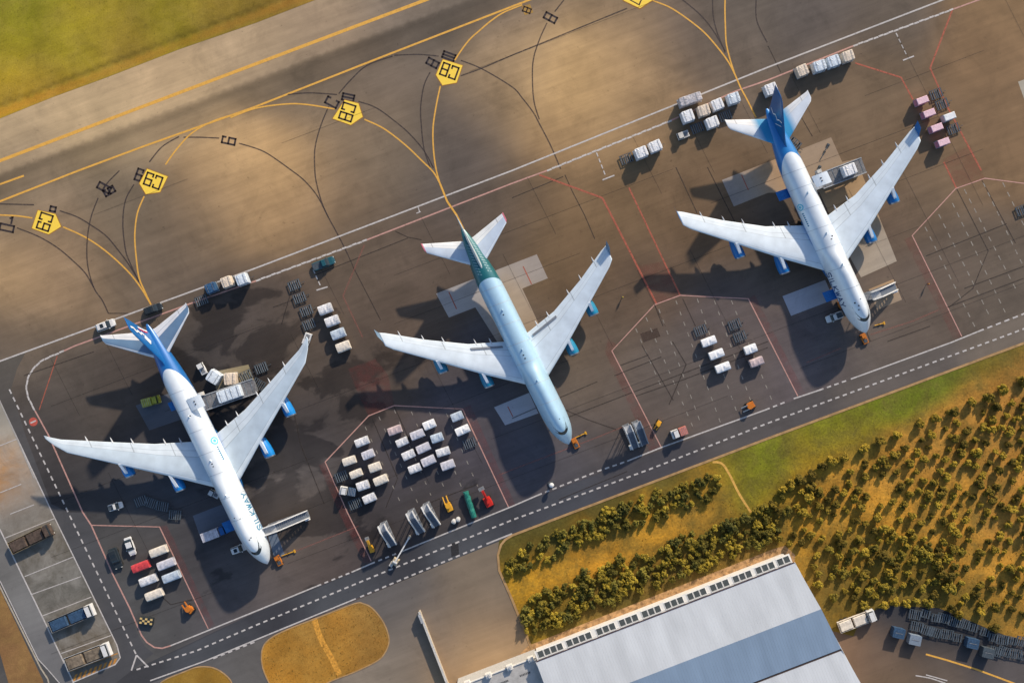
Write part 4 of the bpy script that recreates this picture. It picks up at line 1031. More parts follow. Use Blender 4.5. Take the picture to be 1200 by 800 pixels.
# ---- wrapped load: an uneven box with creased faces and straps
def make_load(name, cat, Lx, Ly, Hh, m, seed, strap=True, slump=.12, lab='x', side=None, round_=.25):
    rd = random.Random(seed); o = proto(name, cat); b_ = MB(); nx, ny, nz = 5, 4, 3; rings = []
    n = 32; slump = .05
    for k in range(nz + 2):
        z_ = min(k, nz) / nz * Hh; sc = 1 - (.03 * k / nz) - (0 if k <= nz else .05); ring = []
        if k == nz: z_ -= .12
        if k == nz + 1: z_ = Hh
        for i in range(n):
            a = 2 * math.pi * i / n; c_, s_ = math.cos(a), math.sin(a); e = 14
            rr = (abs(c_) ** e + abs(s_) ** e) ** (-1 / e); jx = rd.uniform(-.02, .02)
            ring.append((c_ * rr * Lx / 2 * (sc + jx * .6), s_ * rr * Ly / 2 * (sc + jx * .6), z_ + (rd.uniform(-slump, slump * .3) if k > nz - 1 else 0)))
        rings.append(ring)
    b_.loft(rings, caps=False)
    top = rings[-1]; cen = [(x * .45, y_ * .45, Hh + rd.uniform(-.03, .06)) for x, y_, _ in top]
    b_.loft([top, cen], caps=False); b_.add(cen + [(0, 0, Hh + .06)], [(i, (i + 1) % n, n) for i in range(n)])
    b_.build('wrapped_cover', m, o, fix=True)
    b_ = MB(); b_.box((0, 0, .05), (Lx + .1, Ly + .1, .1)); b_.build('base_pallet', M['galv'], o)
    if strap:
        for sx in (-.27, .27):
            b_ = MB(); x = sx * Lx
            pts = [(x, -Ly / 2 - .05, .1), (x, -Ly / 2 - .02, Hh * .9), (x, -Ly * .40, Hh + .08), (x, 0, Hh + .14), (x, Ly * .40, Hh + .08), (x, Ly / 2 + .02, Hh * .9), (x, Ly / 2 + .05, .1)]
            for p_, q_ in zip(pts[:-1], pts[1:]): b_.bar(p_, q_, .09, .03)
            b_.build('strap', M['steel2'], o)
    return o
load_w = make_load('pallet_load', 'cargo pallet', 3.1, 2.9, 2.4, M_wrap, 1)
load_b = make_load('pallet_load', 'cargo pallet', 3.1, 2.9, 2.3, M_wrapb, 2)
load_t = make_load('pallet_load', 'cargo pallet', 2.9, 2.9, 2.4, M_wrapt, 3)
load_l = make_load('pallet_load', 'cargo pallet', 6.2, 2.3, 2.2, wrapmat('plastic_wrap_grey', (.55, .52, .54)), 4)
load_n = make_load('pallet_load', 'cargo pallet', 2.9, 2.7, 2.3, mat('dark_blue_net', (.03, .10, .22), rough=.6, var=.25, bump=.04), 5)

# ---- curtain sided container (pink or white)
def make_cont(name, m, Lx=3.1, Ly=1.7, Hh=1.9, topm=None):
    o = proto(name, 'air container'); b_ = MB()
    prof = [(-Ly / 2, 0), (Ly / 2, 0), (Ly / 2, Hh), (-Ly / 2, Hh)]
    b_.box((0, 0, Hh / 2), (Lx, Ly, Hh)); b_.build('body', m, o, bevel=.05)
    b_ = MB(); b_.box((0, 0, Hh + .045), (Lx - .05, Ly - .05, .09), top=.93); b_.build('roof', topm or M_wrap, o, bevel=.03)
    f_ = MB()
    for sx in (-1, 1):
        for sy in (-1, 1): f_.bar((sx * (Lx / 2 + .01), sy * (Ly / 2 + .01), 0), (sx * (Lx / 2 + .01), sy * (Ly / 2 + .01), Hh), .08)
    f_.build('corner_post', M['galv'], o)
    b_ = MB(); b_.box((0, 0, .04), (Lx + .14, Ly + .14, .08)); b_.build('base', M['galv'], o)
    return o
cont_p = make_cont('cargo_container', M_wrapp, topm=mat('pale_roof', (.84, .58, .66), rough=.4, var=.12))
cont_w = make_cont('cargo_container', mat('white_panel', (.68, .67, .66), rough=.4, var=.08))

# ---- covered baggage cart
def make_cart(m, Lx=3.3, Ly=2.1, Hh=2.0, seed=0):
    rd = random.Random(seed); o = proto('covered_cart', 'cargo cart'); b_ = MB()
    b_.box((0, 0, .5), (Lx, Ly, .16)); b_.build('deck', M['steel2'], o)
    f_ = MB(); rings = []; n = 5
    for i in range(9):
        x = -Lx / 2 + Lx * i / 8; ring = []
        sag = rd.uniform(-.10, .06)
        for yy, zz in ((-.5, .6), (-.51, 1.4), (-.50, Hh - .15), (-.38, Hh + .02), (-.12, Hh + .12 + sag), (.12, Hh + .12 + sag * .6), (.38, Hh + .02), (.50, Hh - .15), (.51, 1.4), (.5, .6)):
            ring.append((x + rd.uniform(-.03, .03), yy * Ly * (1 if .5 < i < 7.5 else .96), zz + rd.uniform(-.04, .04)))
        rings.append(ring)
    f_.loft(rings); f_.build('cover', m, o)
    p_ = MB()
    for sx in (-1, 1):
        for sy in (-1, 1): p_.bar((sx * (Lx / 2 + .02), sy * (Ly / 2 - .03), .5), (sx * (Lx / 2 + .02), sy * (Ly / 2 - .03), Hh - .1), .06)
    p_.build('corner_post', M['steel2'], o)
    b_ = MB(); b_.bar((-Lx / 2 - .02, 0, .45), (-Lx / 2 - .9, 0, .3), .08); b_.build('tow_bar', M['steel'], o)
    wheels(o, [(sx * Lx * .34, sy * Ly * .36) for sx in (-1, 1) for sy in (-1, 1)], r=.24, w=.16)
    return o
carts = {k: make_cart(m_, seed=i) for i, (k, m_) in enumerate([('silver', M_sil), ('cream', M_sil2), ('lilac', M_sil3), ('pinkish', M_sil4), ('blue', M_sil5), ('white', M_wrap), ('red', M['redtarp'])])}
cname = {'silver': 'silver covered cart', 'cream': 'cream covered cart', 'lilac': 'lilac grey covered cart', 'pinkish': 'pinkish grey covered cart', 'blue': 'pale blue covered cart', 'white': 'bright white covered cart'}
ordn = ['first', 'second', 'third', 'fourth', 'fifth']
GC = 'covered cargo carts parked in the lower painted bay'
cols = [('in left row, lower bay', [(409,540,'cream'),(417,555,'cream'),(425,569,'silver'),(432.5,584,'silver')]),
        ('in second row, lower bay', [(424,517.5,'silver'),(431,532.5,'lilac'),(439,547.5,'cream'),(446,562.5,'cream')]),
        ('in third row, lower bay', [(462.5,504,'pinkish'),(471,518,'silver'),(478.5,533,'silver'),(486,549,'silver')]),
        ('in fourth row, lower bay', [(489,509,'lilac'),(496,525,'lilac'),(502,540,'lilac')]),
        ('in fifth row, lower bay', [(503,497.5,'white'),(512,513,'blue'),(519,529.5,'silver'),(524.5,545,'lilac')]),
        ('at right edge of lower bay', [(535.5,488,'blue'),(542,504,'white')])]
rr = random.Random(3)
for where, lst in cols:
    for i, (px, py, k) in enumerate(lst):
        place(carts[k], px, py, RD + rr.uniform(-4, 4), '%s, %s from the top %s' % (cname[k], ordn[i], where), GC, z=2, sc=(rr.uniform(.92, 1.10), rr.uniform(.92, 1.06), rr.uniform(.85, 1.12)))
G2 = 'covered carts parked in the middle painted bay'
for i, (px, py) in enumerate([(831,400),(840,415),(847.5,430.5)]):
    place(carts['white'], px, py, RD, 'bright white covered cart, %s from the top in the left row of the middle bay' % ordn[i], G2, z=2, sc=(1.15, 1, 1))
for i, (px, py) in enumerate([(880,409),(887,424)]):
    place(carts['white' if i == 0 else 'pinkish'], px, py, RD, '%s covered cart, %s of the two in the right row of the middle bay' % (('bright white', 'upper') if i == 0 else ('pinkish grey', 'lower')), G2, z=2)
G3 = 'covered carts in a row beside the dashed stop mark'
for i, (px, py, k) in enumerate([(381,362,'silver'),(389,376,'silver'),(396,391,'blue'),(402,406,'cream')]):
    place(carts[k], px, py, RD, '%s, %s of four left of the middle aircraft wing' % (cname[k], ordn[i]), G3, z=2, sc=(1.08, 1.15, 1.05))
# shrouded carts in the lower left bay
G4 = 'covered carts in the lower left bay'
place(carts['red'], 164, 664, RD, 'bright red tarpaulin covered cart in the lower left bay', G4, z=2, sc=(1.35, 1.0, 1))
for px, py, k, w_ in [(185,646,'cream','top of the right hand row'),(194,661,'lilac','second of the right hand row'),(200,676,'blue','third of the right hand row'),(173,680,'silver','just below the red covered cart'),(180,697,'cream','lowest of the left hand row')]:
    place(carts[k], px, py, RD, '%s, %s in the lower left bay' % (cname[k], w_), G4, z=2, sc=(1.35, 1.02, 1))

# empty dollies
GD = 'empty roller dollies'
for px, py, an, w_ in [(345,334,RD,'topmost of the column of four right of the left tail'),(351,349,RD,'second of the column of four right of the left tail'),(359,364,RD,'third of the column of four right of the left tail'),(362,380,RD,'lowest of the column of four right of the left tail'),
    (821,387,RD,'above the left row of white carts in the middle bay'),(861,380,RD,'uppermost in the right row of the middle bay'),(867,394,RD,'above the right row of carts in the middle bay'),
    (400,558,RD,'left edge of the lower bay, above the teal vehicle'),(416,590,RD,'left edge of the lower bay, below the teal vehicle'),(550,519,RD,'right edge of the lower bay, below the two carts'),
    (236,352,RD,'left of the blue netted pallet by the taxi line'),(734,186,RD,'left end of the short row with two white pallets'),(817,150,RD,'between the tug and the wrapped pallets near the right tail'),(850,136,RD,'beside the left tailplane of the right aircraft'),
    (288,440,RD+4,'left of the two dark dollies beside the loader'),(306,431,RD,'right of the two dark dollies beside the loader'),(303,450,RD-50,'pale, behind the loader near the wing'),
    (1097,110,RD,'top of the pink container group'),(1104,122,RD,'second in the pink container group'),(1117,151,RD,'below the white container of the pink group'),
    (165,587,RD,'first of the curved row in front of the left wing'),(177,589,RD-40,'second of the curved row in front of the left wing'),(190,593,RD-30,'third of the curved row in front of the left wing'),(205,603,RD-25,'last of the curved row in front of the left wing'),
    (931,168,RD-60,'beside the tail of the right aircraft'),(1198,246,RD,'at the right picture edge')]:
    place(dolly if (px, py) not in ((165,587),) else dolly, px, py, an, 'empty roller dolly, ' + w_, GD, z=.5)
# stored dollies in the yard
GY = 'roller dollies stored in the yard behind the shrubs'
rr = random.Random(11); yard = []
for i in range(12):
    for jx in range(2):
        px = 1072 + i * 11.5 + jx * 2; py = 718 + i * 2.6 + jx * 17 + (6 if i > 6 else 0)
        if (px, py) and px < 1205: yard.append((px, py))
for n_, (px, py) in enumerate(yard):
    if min(math.hypot(px - a, py - b_) for a, b_ in ((1050,739),(1069,747),(1136,751),(1154,762))) < 9: continue
    place(dolly if rr.random() < .6 else dolly_s, px + rr.uniform(-2, 2), py + rr.uniform(-2, 2), -12 + rr.uniform(-8, 8), 'dark roller dolly stored among others in the yard behind the shrubs', GY, z=.5)
# tall wrapped pallets on dollies
def on_dolly(ld, px, py, an, label, dl, grp):
    place(dolly, px, py, an, 'dolly under the ' + dl, 'roller dollies under wrapped pallets', z=.5)
    place(ld, px, py, an + rr.uniform(-3, 3), label, grp, z=.6, zoff=.61, sc=(rr.uniform(.94, 1.05), rr.uniform(.94, 1.05), rr.uniform(.8, 1.12)))
GP = 'wrapped pallets waiting behind the right aircraft'
base = lambda px, py, z_=2.9: (600 + (px - 600) * (HC - z_) / HC, 400 + (py - 400) * (HC - z_) / HC)
for ld, px, py, la, dl in [(load_l,810,115,'long grey wrapped pallet load lying across the white line','long grey wrapped pallet'),(load_t,826,128,'tan wrapped pallet in the group behind the right tail','tan wrapped pallet'),(load_w,842,121,'white wrapped pallet between the tan one and the corner one','white wrapped pallet right of the tan one'),
    (load_b,861,114,'bluish white wrapped pallet nearest the yellow line','bluish white wrapped pallet near the yellow line'),(load_w,807,135,'white wrapped pallet below the long grey load','white wrapped pallet below the long load'),(load_w,836,142,'white wrapped pallet next to the tip of the left tailplane','white wrapped pallet next to the left tailplane'),
    (load_w,769,170,'white wrapped pallet at the right end of the short row','right pallet of the short row'),(load_w,752,178,'white wrapped pallet in the middle of the short row','middle pallet of the short row'),
    (load_t,942,81,'tan wrapped pallet at the left end of the row of four at the top','left pallet of the row at the top'),(load_b,962,76,'pale blue wrapped pallet, second in the row of four at the top','second pallet of the row at the top'),(load_b,979,70,'pale blue wrapped pallet, third in the row of four at the top','third pallet of the row at the top'),(load_t,996,64,'brownish wrapped pallet at the right end of the row of four at the top','right pallet of the row at the top'),
    (load_w,905,103,'white wrapped pallet behind the fin tip of the right aircraft','pallet behind the fin tip'),
    (load_n,245,337,'dark blue netted pallet near the tail of the left aircraft','blue netted pallet'),(load_t,264,330,'tan wrapped pallet near the tail of the left aircraft','tan pallet near the left tail'),(load_b,282,327,'grey white wrapped pallet at the end of the row by the left tail','grey white pallet near the left tail')]:
    b_ = base(px, py); on_dolly(ld, b_[0], b_[1], RD, la, dl, GP)
for px, py, k, la in [(1082,117,cont_p,'topmost of the pink curtain sided containers'),(1090,132,cont_p,'second of the pink curtain sided containers'),(1099,149,cont_p,'third of the pink curtain sided containers'),(1107,166,cont_p,'lowest of the pink curtain sided containers'),(1114,136,cont_w,'white container at the right of the pink ones')]:
    b_ = base(px, py, 2.4); place(dolly_s, b_[0], b_[1], RD, 'small dolly under the ' + la, 'small dollies under the pink and white containers', z=.5); place(k, b_[0], b_[1], RD, la, 'containers in the right hand group', z=.5, zoff=.61)

# ---- vehicles
def car(name, cat, m, Lc=4.8, Wc=1.9, Hc=1.6, kind='suv'):
    o = proto(name, cat); rings = []
    st = [(-.5, .84, .55, .95), (-.485, .93, .38, 1.0), (-.40, .985, .30, 1.05), (-.1, 1, .28, 1.02), (.2, 1, .28, .99), (.38, .97, .30, .93), (.465, .88, .38, .80), (.5, .74, .50, .68)]
    for s_, w_, z0, z1 in st:
        y_ = Wc / 2 * w_; rings.append([(s_ * Lc, -y_ * .9, z0), (s_ * Lc, -y_, z0 + .15), (s_ * Lc, -y_ * .985, z1 - .14), (s_ * Lc, -y_ * .88, z1), (s_ * Lc, y_ * .88, z1), (s_ * Lc, y_ * .985, z1 - .14), (s_ * Lc, y_, z0 + .15), (s_ * Lc, y_ * .9, z0)])
    b_ = MB(); b_.loft(rings); b_.build('body', m, o, smooth=False, bevel=.03)
    x0, x1 = (-.46, .24) if kind == 'suv' else (-.10, .24) if kind == 'pickup' else (-.40, .22)
    r0, r1 = (-.40, .08) if kind == 'suv' else (-.06, .10) if kind == 'pickup' else (-.24, .06)
    gl = MB(); rings = []
    for s_, w_, z_ in ((0, .90, 1.0), (.5, .85, 1.0 + (Hc - 1.0) * .55), (1, .78, Hc - .03)):
        a = x0 + (r0 - x0) * s_; c_ = x1 + (r1 - x1) * s_; y_ = Wc / 2 * w_; rings.append([(a * Lc, -y_, z_), (c_ * Lc, -y_ * .96, z_), (c_ * Lc, y_ * .96, z_), (a * Lc, y_, z_)])
    gl.loft(rings); gl.build('window', M['glass'], o)
    rf = MB(); rf.box(((r0 + r1) / 2 * Lc, 0, Hc), ((r1 - r0) * Lc + .05, Wc * .79, .08), top=.9); rf.build('roof', m, o, bevel=.03)
    if kind == 'pickup':
        bd = MB(); bd.box((-.31 * Lc, 0, 1.035), (.34 * Lc, Wc * .76, .03)); bd.build('load_bed', M['steel'], o)
    if kind == 'suv':
        sr = MB(); sr.box(((r0 + r1) / 2 * Lc + .1, 0, Hc + .05), (.9, Wc * .5, .02)); sr.build('sunroof', M['glass'], o)
    for sy in (-1, 1):
        hl = MB(); hl.box((.475 * Lc, sy * Wc * .33, .76), (.16, .34, .14)); hl.build('headlight', M['headlight'], o)
        mi = MB(); mi.box((.16 * Lc, sy * (Wc / 2 + .12), 1.05), (.16, .24, .14)); mi.build('mirror', m, o)
    wheels(o, [(sx * Lc * .31, sy * (Wc / 2 - .14)) for sx in (-1, 1) for sy in (-1, 1)], r=.36, w=.26)
    return o
place(car('parked_car', 'car', M['white'], 5.2, 2.1, 1.75), 125.5, 381, RD, 'white estate car parked left of the fin of the left aircraft')
place(car('parked_car', 'car', M['white'], 4.9, 2.0, 1.6, 'sedan'), 154, 639, -70, 'white car with dark windows standing in the lower left bay')
place(car('parked_car', 'car', M['black'], 5.6, 2.4, 1.8), 137, 653, -70, 'black car parked in the lower left bay beside the white one')
place(car('parked_car', 'car', M['black'], 5.0, 2.1, 1.7), 181, 362, RD, 'black car by the yellow line behind the tail of the left aircraft')
place(car('pickup_truck', 'pickup truck', M['tealm'], 6.2, 2.2, 1.8, 'pickup'), 380, 309, RD, 'dark teal pickup truck on the white line above the dashed stop mark')
place(car('pickup_truck', 'pickup truck', M['white'], 4.6, 1.9, 1.7, 'pickup'), 976.5, 371.5, RD + 180, 'small white pickup left of the nose of the right aircraft')
place(car('parked_van', 'van', M['white'], 3.9, 1.8, 1.9, 'pickup'), 137, 592.5, RD - 4, 'small white pickup van in front of the left wing of the left aircraft')
place(car('parked_van', 'van', M['white'], 4.2, 1.9, 2.0), 281, 642, RD, 'small white van half under the nose of the left aircraft')

def tug(name, cat, m, Lc=3.2, Wc=1.7, cab=True, label=''):
    o = proto(name, cat); b_ = MB(); b_.box((0, 0, .62), (Lc, Wc, .56), top=.94); b_.build('body', m, o, bevel=.06)
    if cab:
        c_ = MB(); c_.box((-.25 * Lc, 0, 1.30), (.42 * Lc, Wc * .86, .8), top=.82); c_.build('cab_window', M['glass'], o)
        r_ = MB(); r_.box((-.25 * Lc, 0, 1.75), (.40 * Lc, Wc * .80, .10)); r_.build('roof', m, o, bevel=.03)
    s_ = MB(); s_.box((.2 * Lc, 0, .93), (.34 * Lc, Wc * .55, .08)); s_.build('engine_hatch', M['steel2'], o)
    for sy in (-1, 1): h_ = MB(); h_.box((.49 * Lc, sy * Wc * .34, .7), (.08, .22, .16)); h_.build('headlight', M['headlight'], o)
    wheels(o, [(sx * Lc * .33, sy * (Wc / 2 - .05)) for sx in (-1, 1) for sy in (-1, 1)], r=.34, w=.24)
    return o
place(tug('baggage_tug', 'tug', M['white']), 238, 432, -62, 'white tug beside the tilted pallet behind the left aircraft wing')
place(tug('baggage_tug', 'tug', M['offw'], 3.2, 1.9), 800, 159, RD, 'small pinkish white tug below the wrapped pallets near the right tail')
place(tug('baggage_tug', 'tug', M['white'], 2.8, 1.6), 252, 578, RD - 50, 'little white tug under the left wing root of the left aircraft')
place(tug('baggage_tug', 'tug', M['white'], 3.2, 1.9), 360.5, 397, RD + 50, 'white tug standing just behind the right wingtip of the left aircraft')
def towtug(px, py, an, label, m=M['orange']):
    o = proto('aircraft_tow_tractor', 'tow tractor'); b_ = MB(); b_.box((0, 0, .75), (4.6, 2.5, .6), top=.92); b_.build('body', m, o, bevel=.08)
    c_ = MB(); c_.box((-1.3, 0, 1.4), (1.5, 1.9, .8), top=.85); c_.build('cab_window', M['glass'], o); r_ = MB(); r_.box((-1.3, 0, 1.85), (1.5, 1.8, .1)); r_.build('roof', m, o)
    k_ = MB(); k_.box((.9, 0, 1.1), (1.5, 1.5, .15)); k_.build('engine_hatch', M['steel'], o)
    wheels(o, [(sx * 1.5, sy * 1.15) for sx in (-1, 1) for sy in (-1, 1)], r=.5, w=.35)
    return place(o, px, py, an, label, sc=(.62, .62, .7))
towtug(327, 656, -64, 'orange tow tractor in front of the nose of the left aircraft'); towtug(674, 519, -64, 'orange tow tractor in front of the nose of the middle aircraft'); towtug(1012, 397, -64, 'orange tow tractor in front of the nose of the right aircraft')
# tow bars / chocks laid on the apron
def bar_thing(px, py, an, L_, m, label, cat='tow bar'):
    o = proto('tow_bar', cat); b_ = MB(); b_.cyl((-L_ / 2, 0, .25), (L_ / 2, 0, .25), .12, n=8); b_.build('tube', m, o)
    b_ = MB(); b_.box((L_ / 2, 0, .25), (.4, .8, .3)); b_.build('head', m, o); wheels(o, [(0, .2), (0, -.2)], r=.2, w=.12)
    return place(o, px, py, an, label)
bar_thing(338, 648, 20, 3.6, M['yellow'], 'yellow tow bar by the nose of the left aircraft'); bar_thing(680, 510, 25, 3.2, M['yellow'], 'yellow tow bar by the nose of the middle aircraft'); bar_thing(1030, 380, 15, 2.6, M['yellow'], 'yellow tow bar by the nose of the right aircraft')
bar_thing(966, 178, 62, 4.2, M['steel'], 'dark tow bar lying on the light slab behind the right wing'); bar_thing(958, 200, 62, 2.4, M['steel'], 'short dark tow bar next to the loader of the right aircraft')

# ---- passenger stairs
def stairs(L_=6.8, wid=2.1, top=4.6, m=M['white'], base_m=None):
    o = proto('boarding_stairs', 'stairs'); c_ = MB(); c_.box((0, 0, .55), (L_, wid * .9, .35)); c_.build('chassis', base_m or M['steel2'], o)
    x0, x1, x2 = L_ * .5, -L_ * .22, -L_ * .5; n = 16
    st = MB()
    for k in range(n):
        a = k / n; x = x0 + (x1 - x0) * a; z_ = .9 + (top - .9) * (k + .5) / n; st.box((x + (x1 - x0) / n / 2, 0, z_), (abs(x1 - x0) / n * .96, wid * .72, .10))
    st.build('steps', M['tread'], o)
    pf = MB(); pf.box(((x1 + x2) / 2, 0, top), (x1 - x2, wid * .95, .16)); pf.build('platform', M['galv'], o)
    for sy in (-1, 1):
        s_ = MB(); y_ = sy * wid * .42
        vs = []
        for yy in (y_ - .10, y_ + .10): vs += [(x0, yy, .7), (x1, yy, top - .2), (x2, yy, top - .2), (x2, yy, top + 1.05), (x1, yy, top + 1.05), (x0, yy, 1.9)]
        s_.add(vs, [(0,1,4,5),(1,2,3,4),(6,11,10,7),(7,10,9,8)] + [(i, 6 + i, 6 + (i + 1) % 6, (i + 1) % 6) for i in range(6)]); s_.build('side_rail', m, o)
    lg = MB()
    for sy in (-1, 1):
        for x, z_ in ((x1, top), (x2 + .2, top), (0, 2.6)): lg.bar((x, sy * wid * .36, .6), (x, sy * wid * .36, z_), .14)
    lg.build('support_leg', M['galv'], o)
    wheels(o, [(sx * L_ * .32, sy * wid * .42) for sx in (-1, 1) for sy in (-1, 1)], r=.36, w=.22)
    cb = MB(); cb.box((x0 - .7, -wid * .55, 1.1), (1.3, .7, .9), top=.85); cb.build('driver_cab', m, o)
    return o
sr = stairs(); PS = 'boarding stairs'
for px, py, an, la in [(454,627,-66,'white boarding stairs, leftmost of three at the bottom of the lower bay'),(487,612,-64,'white boarding stairs, middle of three at the bottom of the lower bay'),(505,604,-63,'white boarding stairs, right of three at the bottom of the lower bay'),
                       (740,512,-66,'white boarding stairs, left of the pair near the corner of the middle bay')]:
    place(sr, px, py, an, la, PS, z=3)
place(stairs(m=mat('grey_stairs', (.30, .34, .38), rough=.5)), 751, 508, -66, 'grey boarding stairs, right of the pair near the corner of the middle bay', PS, z=3)
place(stairs(8.5, 2.4, 5.2), 1035.5, 341, 20, 'white boarding stairs set against the nose of the right aircraft', PS, z=3)
place(stairs(11.0, 2.3, 5.2), 336, 612, 20, 'long white boarding stairs set against the nose of the left aircraft', PS, z=3)

# ---- cargo loader
def loader(Lp, wid, zt, bridge, label, px, py, an, m=M['galv']):
    o = proto('cargo_loader', 'loader'); c_ = MB(); c_.box((0, 0, .6), (Lp * .92, wid * .8, .5)); c_.build('chassis', M['steel2'], o)
    d_ = MB(); d_.box((0, 0, zt), (Lp, wid, .22)); d_.build('deck', mat('loader_deck', (.19, .19, .20), rough=.6, var=.25), o)
    for sy in (-1, 1): r_ = MB(); r_.box((0, sy * (wid / 2 + .12), zt + .1), (Lp, .22, .34)); r_.build('side_rail', m, o)
    for k in range(8):
        x = -Lp / 2 + Lp * (k + .5) / 8; r_ = MB(); r_.cyl((x, -wid / 2 + .2, zt + .12), (x, wid / 2 - .2, zt + .12), .07, n=8); r_.build('roller', M['roller'], o)
    s_ = MB()
    for sy in (-1, 1): s_.bar((-Lp * .35, sy * wid * .36, .8), (Lp * .3, sy * wid * .36, zt - .1), .22); s_.bar((Lp * .35, sy * wid * .32, .8), (-Lp * .3, sy * wid * .32, zt - .1), .22)
    s_.build('scissor_lift', M['steel2'], o)
    b_ = MB(); b_.box((-Lp / 2 - bridge / 2, 0, zt), (bridge, wid * .9, .2)); b_.build('bridge_platform', m, o)
    cb = MB(); cb.box((-Lp / 2 + .2, wid / 2 + .65, zt + .5), (1.3, 1.0, 1.5), top=.9); cb.build('operator_cab', M['offw'], o)
    wheels(o, [(x * Lp, sy * wid * .42) for x in (-.36, .36) for sy in (-1, 1)], r=.45, w=.3)
    return place(o, px, py, an, label, z=zt)
loader(14.0, 3.6, 3.6, 2.0, 'long grey cargo loader at the open side door of the left aircraft', 269, 462, RD - 2)
loader(12.0, 3.8, 3.4, 2.0, 'grey cargo loader at the open side door of the right aircraft', 987, 203, RD)
for px, py, ld, an, la in [(261,464,load_b,RD-2,'grey white pallet on the loader next to the aircraft door'),(274,459.5,load_b,RD-2,'outer grey white pallet on the loader of the left aircraft')]:
    place(ld, px, py, an, la, 'pallets riding on the loader', z=6, zoff=3.75, sc=(1.05, 1.1, .8))
place(load_w, 995.5, 199, RD, 'white pallet riding on the loader of the right aircraft', z=5, zoff=3.55, sc=(1.1, 1.0, .8))
place(load_b, 249.5, 442, -32, 'pale grey pallet turned askew beside the left aircraft', z=2.5, sc=(1.1, 1.1, 1.0)); place(load_t, 268.5, 444, 4, 'pale grey pallet left of the empty dollies by the loader', z=2.5, sc=(1.1, 1.1, .9))

# ---- belt loader trucks / service vehicles at the left side of the noses
def box_truck(name, cat, Lc, Wc, cabm, boxm, Hh=2.6, openbed=False, load=None, cab_front=1):
    o = proto(name, cat); ch = MB(); ch.box((0, 0, .7), (Lc, Wc * .5, .3)); ch.build('chassis', M['steel'], o)
    cl = 1.9; s_ = cab_front
    cb = MB(); cb.box((s_ * (Lc / 2 - cl / 2), 0, 1.45), (cl, Wc, 1.3), top=.94); cb.build('cab', cabm, o, bevel=.06)
    r_ = MB(); r_.box((s_ * (Lc / 2 - cl / 2 - .15), 0, 2.35), (cl * .72, Wc * .9, .55), top=.86); r_.build('cab_window', M['glass'], o)
    rf = MB(); rf.box((s_ * (Lc / 2 - cl / 2 - .2), 0, 2.66), (cl * .60, Wc * .8, .08)); rf.build('cab_roof', cabm, o)
    bl_ = Lc - cl - .25; bx = -s_ * (cl + .25) / 2
    if openbed:
        b_ = MB(); b_.box((bx, 0, 1.05), (bl_, Wc, .2)); b_.build('load_bed', M['wood'], o)
        e = MB()
        for sy in (-1, 1): e.box((bx, sy * (Wc / 2 - .04), 1.4), (bl_, .08, .55))
        for sx in (-1, 1): e.box((bx + sx * (bl_ / 2 - .04), 0, 1.4), (.08, Wc - .18, .55))
        e.build('side_board', boxm, o)
        if load:
            rd = random.Random(Lc); ld = MB()
            k = 2
            for i in range(k):
                hh = .45 + rd.random() * .5; ld.box((bx - bl_ / 2 + bl_ * (i + .5) / k, rd.uniform(-.06, .06), 1.16 + hh / 2), (bl_ / k * .92, Wc * .86, hh), top=.9)
            ld.build('load', load, o, bevel=.08)
    else:
        b_ = MB(); b_.box((bx, 0, 1.0 + Hh / 2), (bl_, Wc, Hh), top=.985); b_.build('box_body', boxm, o, bevel=.05)
        ri = MB()
        for i in range(5): ri.box((bx - bl_ / 2 + bl_ * (i + .5) / 5, 0, 1.0 + Hh + .02), (.06, Wc * .95, .05))
        ri.build('roof_rib', M['galv'], o)
    for sy in (-1, 1):
        h_ = MB(); h_.box((s_ * Lc / 2, sy * Wc * .36, 1.05), (.08, .3, .2)); h_.build('headlight', M['headlight'], o)
    wheels(o, [(x * Lc, sy * (Wc / 2 - .18)) for x in (-.36, -.24, .33) for sy in (-1, 1)], r=.48, w=.3)
    return o
GT = 'trucks in the marked truck bays'
place(box_truck('flatbed_truck', 'truck', 12.0, 3.4, M['brown'], mat('bed_side_tan', (.38, .30, .18), rough=.7, var=.3), openbed=True, load=M['brown']), 36, 631, RD + 5, 'long flatbed truck with dark brown load in the upper truck bay', GT, z=1.5)
place(box_truck('flatbed_truck', 'truck', 12.4, 3.3, M['white'], M['steel2'], openbed=True, load=M['bluetarp']), 84, 724, RD + 2, 'flatbed truck with white cab and dark blue covered load', GT, z=1.5)
place(box_truck('flatbed_truck', 'truck', 12.4, 3.6, M['white'], M['galv'], openbed=True, load=mat('tan_brown_load', (.24, .19, .14), rough=.9, var=.3, scale=.8, bump=.05)), 103, 769, RD, 'pale flatbed truck with mixed brown load above the orange hatching', GT, z=1.5)
place(box_truck('box_truck', 'truck', 10.0, 3.0, M['white'], M_sil2, Hh=2.2, openbed=True, load=M_sil2), 1005, 728, RD, 'cream truck with open top parked at the end of the hangar', None, z=2)
place(box_truck('cargo_truck', 'truck', 6.8, 2.4, M['blue'], M_sil3, Hh=1.6), 251, 625, RD, 'lilac grey box truck with blue cab left of the nose of the left aircraft', None, z=2)
place(box_truck('service_truck', 'truck', 4.2, 2.1, M['white'], M['bluetarp'], Hh=.8, cab_front=-1), 408, 575, RD - 30, 'small dark blue service truck with pale cab at the left edge of the lower bay', None, z=1)
place(box_truck('box_truck', 'truck', 4.8, 2.2, M['lime'], M['lime'], Hh=1.1), 177, 470, RD - 5, 'lime green and yellow service truck behind the left wing of the left aircraft', None, z=1.5)
place(box_truck('fire_truck', 'truck', 4.2, 2.2, M['white'], mat('red_white_body', (.62, .20, .15), rough=.4, var=.2), Hh=1.0, cab_front=-1), 796, 506.5, RD, 'pinkish red and white service truck near the road by the middle bay', None, z=1.5)

